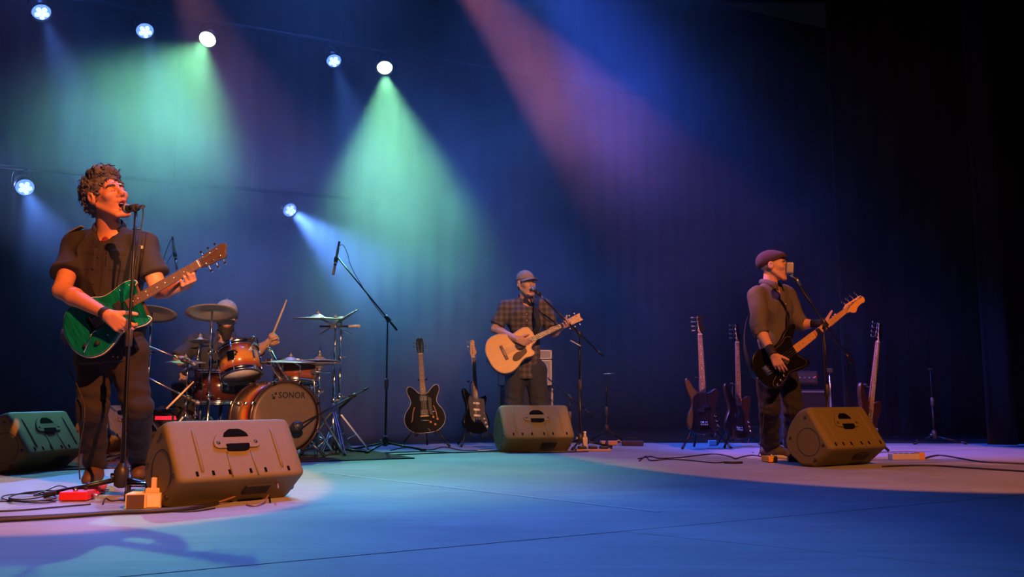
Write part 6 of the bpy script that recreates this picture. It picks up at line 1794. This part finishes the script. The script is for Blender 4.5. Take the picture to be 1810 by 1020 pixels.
# bass amplifier in the shadow behind the bass player
ba = gnd(1440, 790)
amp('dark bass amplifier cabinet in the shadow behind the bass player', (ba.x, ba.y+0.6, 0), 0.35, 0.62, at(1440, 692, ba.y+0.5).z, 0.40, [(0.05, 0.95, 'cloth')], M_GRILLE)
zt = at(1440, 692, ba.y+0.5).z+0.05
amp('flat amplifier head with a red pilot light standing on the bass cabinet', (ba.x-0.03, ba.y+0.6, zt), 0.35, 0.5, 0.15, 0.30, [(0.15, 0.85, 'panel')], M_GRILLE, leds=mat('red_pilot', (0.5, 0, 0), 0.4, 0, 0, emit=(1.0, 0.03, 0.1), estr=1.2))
# slim post with a clamp, lit blue, behind the sideways wedge
pb = gnd(1468, 800); pb.y += 0.3
t = mic_stand('slim pale stand topped by a small clamp, behind the sideways wedge', V((at(1468, 700, pb.y).x, pb.y, 0)), at(1468, 655, pb.y).z, (0.3, 2.3, 4.4), 0.24, None, 0.08, dark=False, lower=0.35)
MB().box((0, 0, at(1468, 655, pb.y).z), (0.03, 0.015, 0.02), bev=0.005).build('top_clamp', M_PLASTIC, t)

# ----- pedals, boxes and cables on the floor
def pedal(label, px, py, yaw, w, d, hgt, col, name='effects_pedal', cat='effects pedal', knobs=2):
    g_ = gnd(px, py); t = thing(name, label, cat, (g_.x, g_.y, 0)); t.rotation_euler = (0, 0, yaw)
    q = MB().box((0, 0, hgt/2+0.003), (w/2, d/2, hgt/2), None, bev=0.005); q.build('casing', col, t)
    MB().lathe([(0.011, 0), (0.011, 0.008), (0.008, 0.014), (0.001, 0.015)], (0, -d*0.28, hgt+0.003), (0, 0, 1), 12).build('foot_switch', M_CHROME, t)
    for i in range(knobs): MB().lathe([(0.009, 0), (0.008, 0.012), (0.001, 0.013)], ((i-(knobs-1)/2)*w*0.35, d*0.28, hgt+0.003), (0, 0, 1), 10).build('knob', M_RUBBER, t)
    MB().rod((w/2, 0, hgt*0.5), (w/2+0.03, 0, hgt*0.5), 0.008, seg=8).build('jack_plug', M_STEEL, t)
    for sx in (-1, 1): MB().box((sx*w*0.3, 0, 0.0015), (0.012, d*0.35, 0.0015)).build('rubber_pad', M_RUBBER, t)
    return t
M_REDBOX = mat('bright_red_enamel', (0.62, 0.02, 0.025), 0.35, 0, 0.1)
pedal('bright red effects pedal nearest the loose cable coil by the singer', 137, 884, 0.10, 0.13, 0.12, 0.042, M_REDBOX)
pedal('bright red effects pedal tucked behind its twin at the singer boots', 158, 874, 0.05, 0.13, 0.11, 0.042, M_REDBOX)
pedal('yellow effects pedal at the sneaker of the bass player', 1360, 817, 0.25, 0.075, 0.11, 0.045, mat('yellow_enamel', (0.75, 0.36, 0.02), 0.35, 0, 0.1))
pedal('small dark effects pedal between the yellow pedal and the sideways wedge', 1402, 816, -0.2, 0.08, 0.10, 0.04, mat('dark_red_enamel', (0.10, 0.02, 0.03), 0.4, 0, 0.1))
# power box with plugged adaptor in front of the wedge
g_ = gnd(257, 897); t = thing('power_box', 'cream wooden power box with an adaptor plugged on top, beside the large wedge', 'power box', (g_.x, g_.y, 0)); t.rotation_euler = (0, 0, 0.18)
M_BOXW = mat('cream_painted_box', (0.62, 0.48, 0.30), 0.55, 0, 0.12, 40)
MB().box((0, 0, 0.034), (0.075, 0.06, 0.033), None, bev=0.004).build('box', M_BOXW, t)
MB().box((0.03, 0.005, 0.076), (0.030, 0.026, 0.010), None, bev=0.003).build('plug_base', M_BOXW, t)
MB().box((0.032, 0.005, 0.108), (0.011, 0.014, 0.024), None, bev=0.003).build('adaptor', M_BOXW, t)
MB().box((0.045, -0.0615, 0.034), (0.026, 0.002, 0.026), None).build('end_plate', M_CREAM, t)
MB().box((-0.03, -0.0615, 0.034), (0.036, 0.002, 0.028), None).build('socket_plate', mat('brown_label', (0.10, 0.06, 0.05), 0.5, 0, 0.1), t)
MB().tube([(0.032, 0.005, 0.13), (0.06, 0.01, 0.14), (0.085, 0.03, 0.10), (0.10, 0.05, 0.01)], 0.003, 6).build('adaptor_cord', M_CABLE, t)
g_ = gnd(246, 884); t = thing('effects_pedal', 'small grey pedal behind the power box', 'effects pedal', (g_.x, g_.y, 0))
MB().box((0, 0, 0.025), (0.055, 0.05, 0.024), None, bev=0.005).build('casing', M_PLASTIC, t)
MB().rod((-0.05, -0.02, 0.075), (0.06, -0.02, 0.075), 0.012, seg=10).build('roller_bar', M_CHROME, t)
for sx in (-1, 1): MB().box((sx*0.045, -0.02, 0.06), (0.006, 0.012, 0.015)).build('bar_mount', M_PLASTIC, t)
g_ = gnd(1602, 813); t = thing('power_strip', 'long pale power strip lying beside the sideways wedge', 'power strip', (g_.x, g_.y, 0)); t.rotation_euler = (0, 0, 0.12)
M_GREYP = mat('pale_grey_plastic', (0.50, 0.45, 0.40), 0.5, 0, 0.1)
MB().box((0, 0, 0.026), (0.135, 0.035, 0.024), None, bev=0.005).build('casing', M_GREYP, t)
for i in range(4): MB().lathe([(0.017, 0), (0.018, 0.003), (0.014, 0.003), (0.013, 0.001), (0.001, 0.001)], (-0.09+0.048*i, 0, 0.050), (0, 0, 1), 14).build('socket', M_PLASTIC, t)
MB().box((0.115, 0, 0.030), (0.024, 0.037, 0.030), None, bev=0.004).build('plug_end', mat('orange_brown_plug', (0.60, 0.30, 0.10), 0.5, 0, 0.1), t)

def gz(px, py, z=0.0045):
    p = gnd(px, py); p.z = z; return p
cable('thick cable bundle crossing the floor in front of the large wedge', [gz(-60, 927, .010), gz(40, 922, .010), gz(120, 917, .010), gz(200, 911, .010), gz(270, 908, .010), gz(340, 902, .010), gz(385, 893, .010)], 0.0095, 8)
cable('thin cable running beside the thick bundle', [gz(-60, 919), gz(60, 914), gz(150, 909), gz(240, 904), gz(330, 906), gz(380, 900)], 0.004, 8)
cable('thin cable ending at the boom leg of the singer stand', [gz(-60, 908), gz(30, 904), gz(80, 900), gz(125, 896), gz(160, 893)], 0.004, 8)
loop = []
for i in range(40):
    a = i*0.52; loop.append(gz(52+40*math.cos(a)*(1+0.25*math.sin(a*0.37)), 884+7.5*math.sin(a*0.93+0.4), 0.005+0.0006*i))
cable('loosely coiled thin cable on the floor by the red pedals', [gz(-40, 889), gz(-5, 888)]+loop+[gz(85, 876, .03), gz(105, 869, .03), gz(128, 873, .02), gz(140, 877, .02)], 0.0033, 4)
cable('short curled cable between the microphone base and the power box', [gz(182, 893), gz(186, 889, .02), gz(196, 887), gz(215, 886), gz(232, 890)], 0.0035, 8)
cable('pinkish cable arching from the large wedge across its dark foot', [gz(300, 905), gz(350, 897), gz(400, 891, .02), gz(450, 880, .05), gz(482, 869, .08), at(492, 862, gnd(480, 890).y-0.06)], 0.0045, 8, mat('brown_cable', (0.20, 0.11, 0.09), 0.5, 0, 0.1))
cable('short loop of cable under the far end of the large wedge', [gz(436, 894), gz(450, 896), gz(466, 892, .012), gz(474, 886, .03)], 0.004, 8, mat('brown_cable', (0.20, 0.11, 0.09)))
cable('cable winding along the floor to the yellow pedal', [gz(1128, 812), gz(1150, 808), gz(1165, 811), gz(1200, 810), gz(1225, 807), gz(1262, 803.5), gz(1290, 808), gz(1300, 812), gz(1310, 809), gz(1330, 805.5), gz(1345, 808), gz(1365, 812)], 0.005, 8, name='floor_cable')
cable('second cable snaking nearer the audience beside the pedal cable', [gz(1130, 816), gz(1142, 807.5), gz(1150, 815), gz(1180, 813), gz(1215, 814.5), gz(1262, 819), gz(1285, 817.5), gz(1300, 820)], 0.005, 8, name='floor_cable')
cable('short thick cable connector lying beside the pedal cable', [gz(1280, 819.5, .009), gz(1296, 820, .009), gz(1312, 819.5, .009)], 0.009, 6, M_RUBBER)
cable('cable trailing from the power strip into the shadow', [gz(1632, 812), gz(1660, 806), gz(1700, 812), gz(1740, 818), gz(1830, 822), gz(1900, 824)], 0.008, 8)
cable('cable lying in the dark beside the sideways wedge', [gz(1560, 826), gz(1640, 824), gz(1720, 829), gz(1830, 836)], 0.008, 8)
cable('cable along the rear edge of the pale floor', [gz(560, 801), gz(640, 806), gz(720, 804), gz(800, 801), gz(880, 799), gz(960, 801), gz(1040, 799)], 0.006, 8)
cable('cable curling between the guitar stands', [gz(690, 797), gz(720, 792), gz(760, 796), gz(785, 791), gz(820, 797), gz(870, 795)], 0.005, 8)
cable('thick cable between the drum stands and the wedge of the acoustic guitarist', [gz(650, 803), gz(700, 800.5), gz(760, 799), gz(810, 801), gz(880, 797)], 0.006, 8)
# odds and ends by the empty stand
def odd(name, label, cat, px, py, w, d, hgt, m, yaw=0.0):
    g_ = gnd(px, py); t = thing(name, label, cat, (g_.x, g_.y, 0)); t.rotation_euler = (0, 0, yaw)
    MB().box((0, 0, hgt/2+0.001), (w/2, d/2, hgt/2), None, bev=min(w, d, hgt)*0.18).build('body', m, t)
    return t
t = odd('tool_pouch', 'tan pouch lying on the dark floor by the empty stand', 'pouch', 1076, 787, 0.17, 0.10, 0.045, mat('tan_canvas', (0.50, 0.30, 0.18), 0.8, 0, 0.2), 0.1)
MB().tube([(0.07, 0, 0.03), (0.11, 0.02, 0.05), (0.15, 0.02, 0.02)], 0.008, 6).build('strap', mat('tan_canvas', (0.50, 0.30, 0.18)), t)
t = odd('pedal_tray', 'flat pedal tray lying on the floor at the boom stand', 'tray', 1048, 797.5, 0.32, 0.14, 0.02, mat('pale_tray', (0.48, 0.33, 0.25), 0.6, 0, 0.2), 0.05)
for i in range(3): MB().box((-0.1+0.1*i, 0, 0.034), (0.035, 0.05, 0.012), None, bev=0.004).build('pedal', M_PLASTIC, t)
t = odd('bag', 'dark cloth bag lying behind the floor cables', 'bag', 1118, 788, 0.22, 0.14, 0.05, mat('dark_bag', (0.05, 0.035, 0.04), 0.9, 0, 0.2), -0.1)
MB().tube([(-0.06, 0, 0.045), (-0.04, 0, 0.08), (0.04, 0, 0.08), (0.06, 0, 0.045)], 0.006, 6).build('handle', M_RUBBER, t)
t = odd('folded_card', 'small pale green card propped in front of the brown bass', 'card', 1259, 789, 0.085, 0.03, 0.06, mat('pale_card', (0.45, 0.55, 0.50), 0.7, 0, 0.1), 0.2)  # the pale green is its own colour
MB().box((0, -0.016, 0.035), (0.034, 0.001, 0.018)).build('print', mat('card_print', (0.35, 0.42, 0.38), 0.7, 0, 0.1), t)
t = odd('water_bottle', 'small clear bottle standing by the boom stand of the man in the cap', 'bottle', 1034, 793, 0.05, 0.05, 0.11, mat('milky_plastic', (0.55, 0.50, 0.42), 0.25, 0, 0.1), 0)
MB().lathe([(0.022, 0.11), (0.012, 0.13), (0.012, 0.155), (0.001, 0.156)], (0, 0, 0), (0, 0, 1), 14).build('neck', mat('milky_plastic', (0.55, 0.50, 0.42)), t)
MB().rod((0, 0, 0.148), (0, 0, 0.165), 0.014, seg=12).build('cap', M_WHITE, t)
t = odd('set_list', 'pale sheet of paper lying on the floor beside the wedge of the acoustic guitarist', 'paper', 872, 796, 0.30, 0.16, 0.004, mat('paper', (0.75, 0.70, 0.68), 0.8, 0, 0.05), 0.15)

# ---------------------------------------------------------------- repeats share a group
GROUPS = dict(stage_lamp='stage lamps hung on the bars', lighting_bar='lighting bars above the stage', monitor_wedge='floor monitor wedges on the stage',
              crash_cymbal='crash cymbals of the drum kit', cymbal_stand='cymbal stands of the drum kit', hi_hat='pair of hi-hat cymbals', drum_stick='drumsticks',
              microphone_stand='microphone stands on the stage', vocal_microphone='handheld type microphones on stands', overhead_microphone='overhead drum microphones',
              guitar_stand='guitar floor stands along the back', effects_pedal='effects pedals on the floor', cable='cables on the stage', floor_cable='cables on the stage',
              stage_curtain='black stage curtains', guitar_amplifier='amplifiers along the back')
for o in list(COL.objects):
    if o.parent is None and 'category' in o:
        g_ = GROUPS.get(o.name.split('.')[0])
        if g_: o['group'] = g_
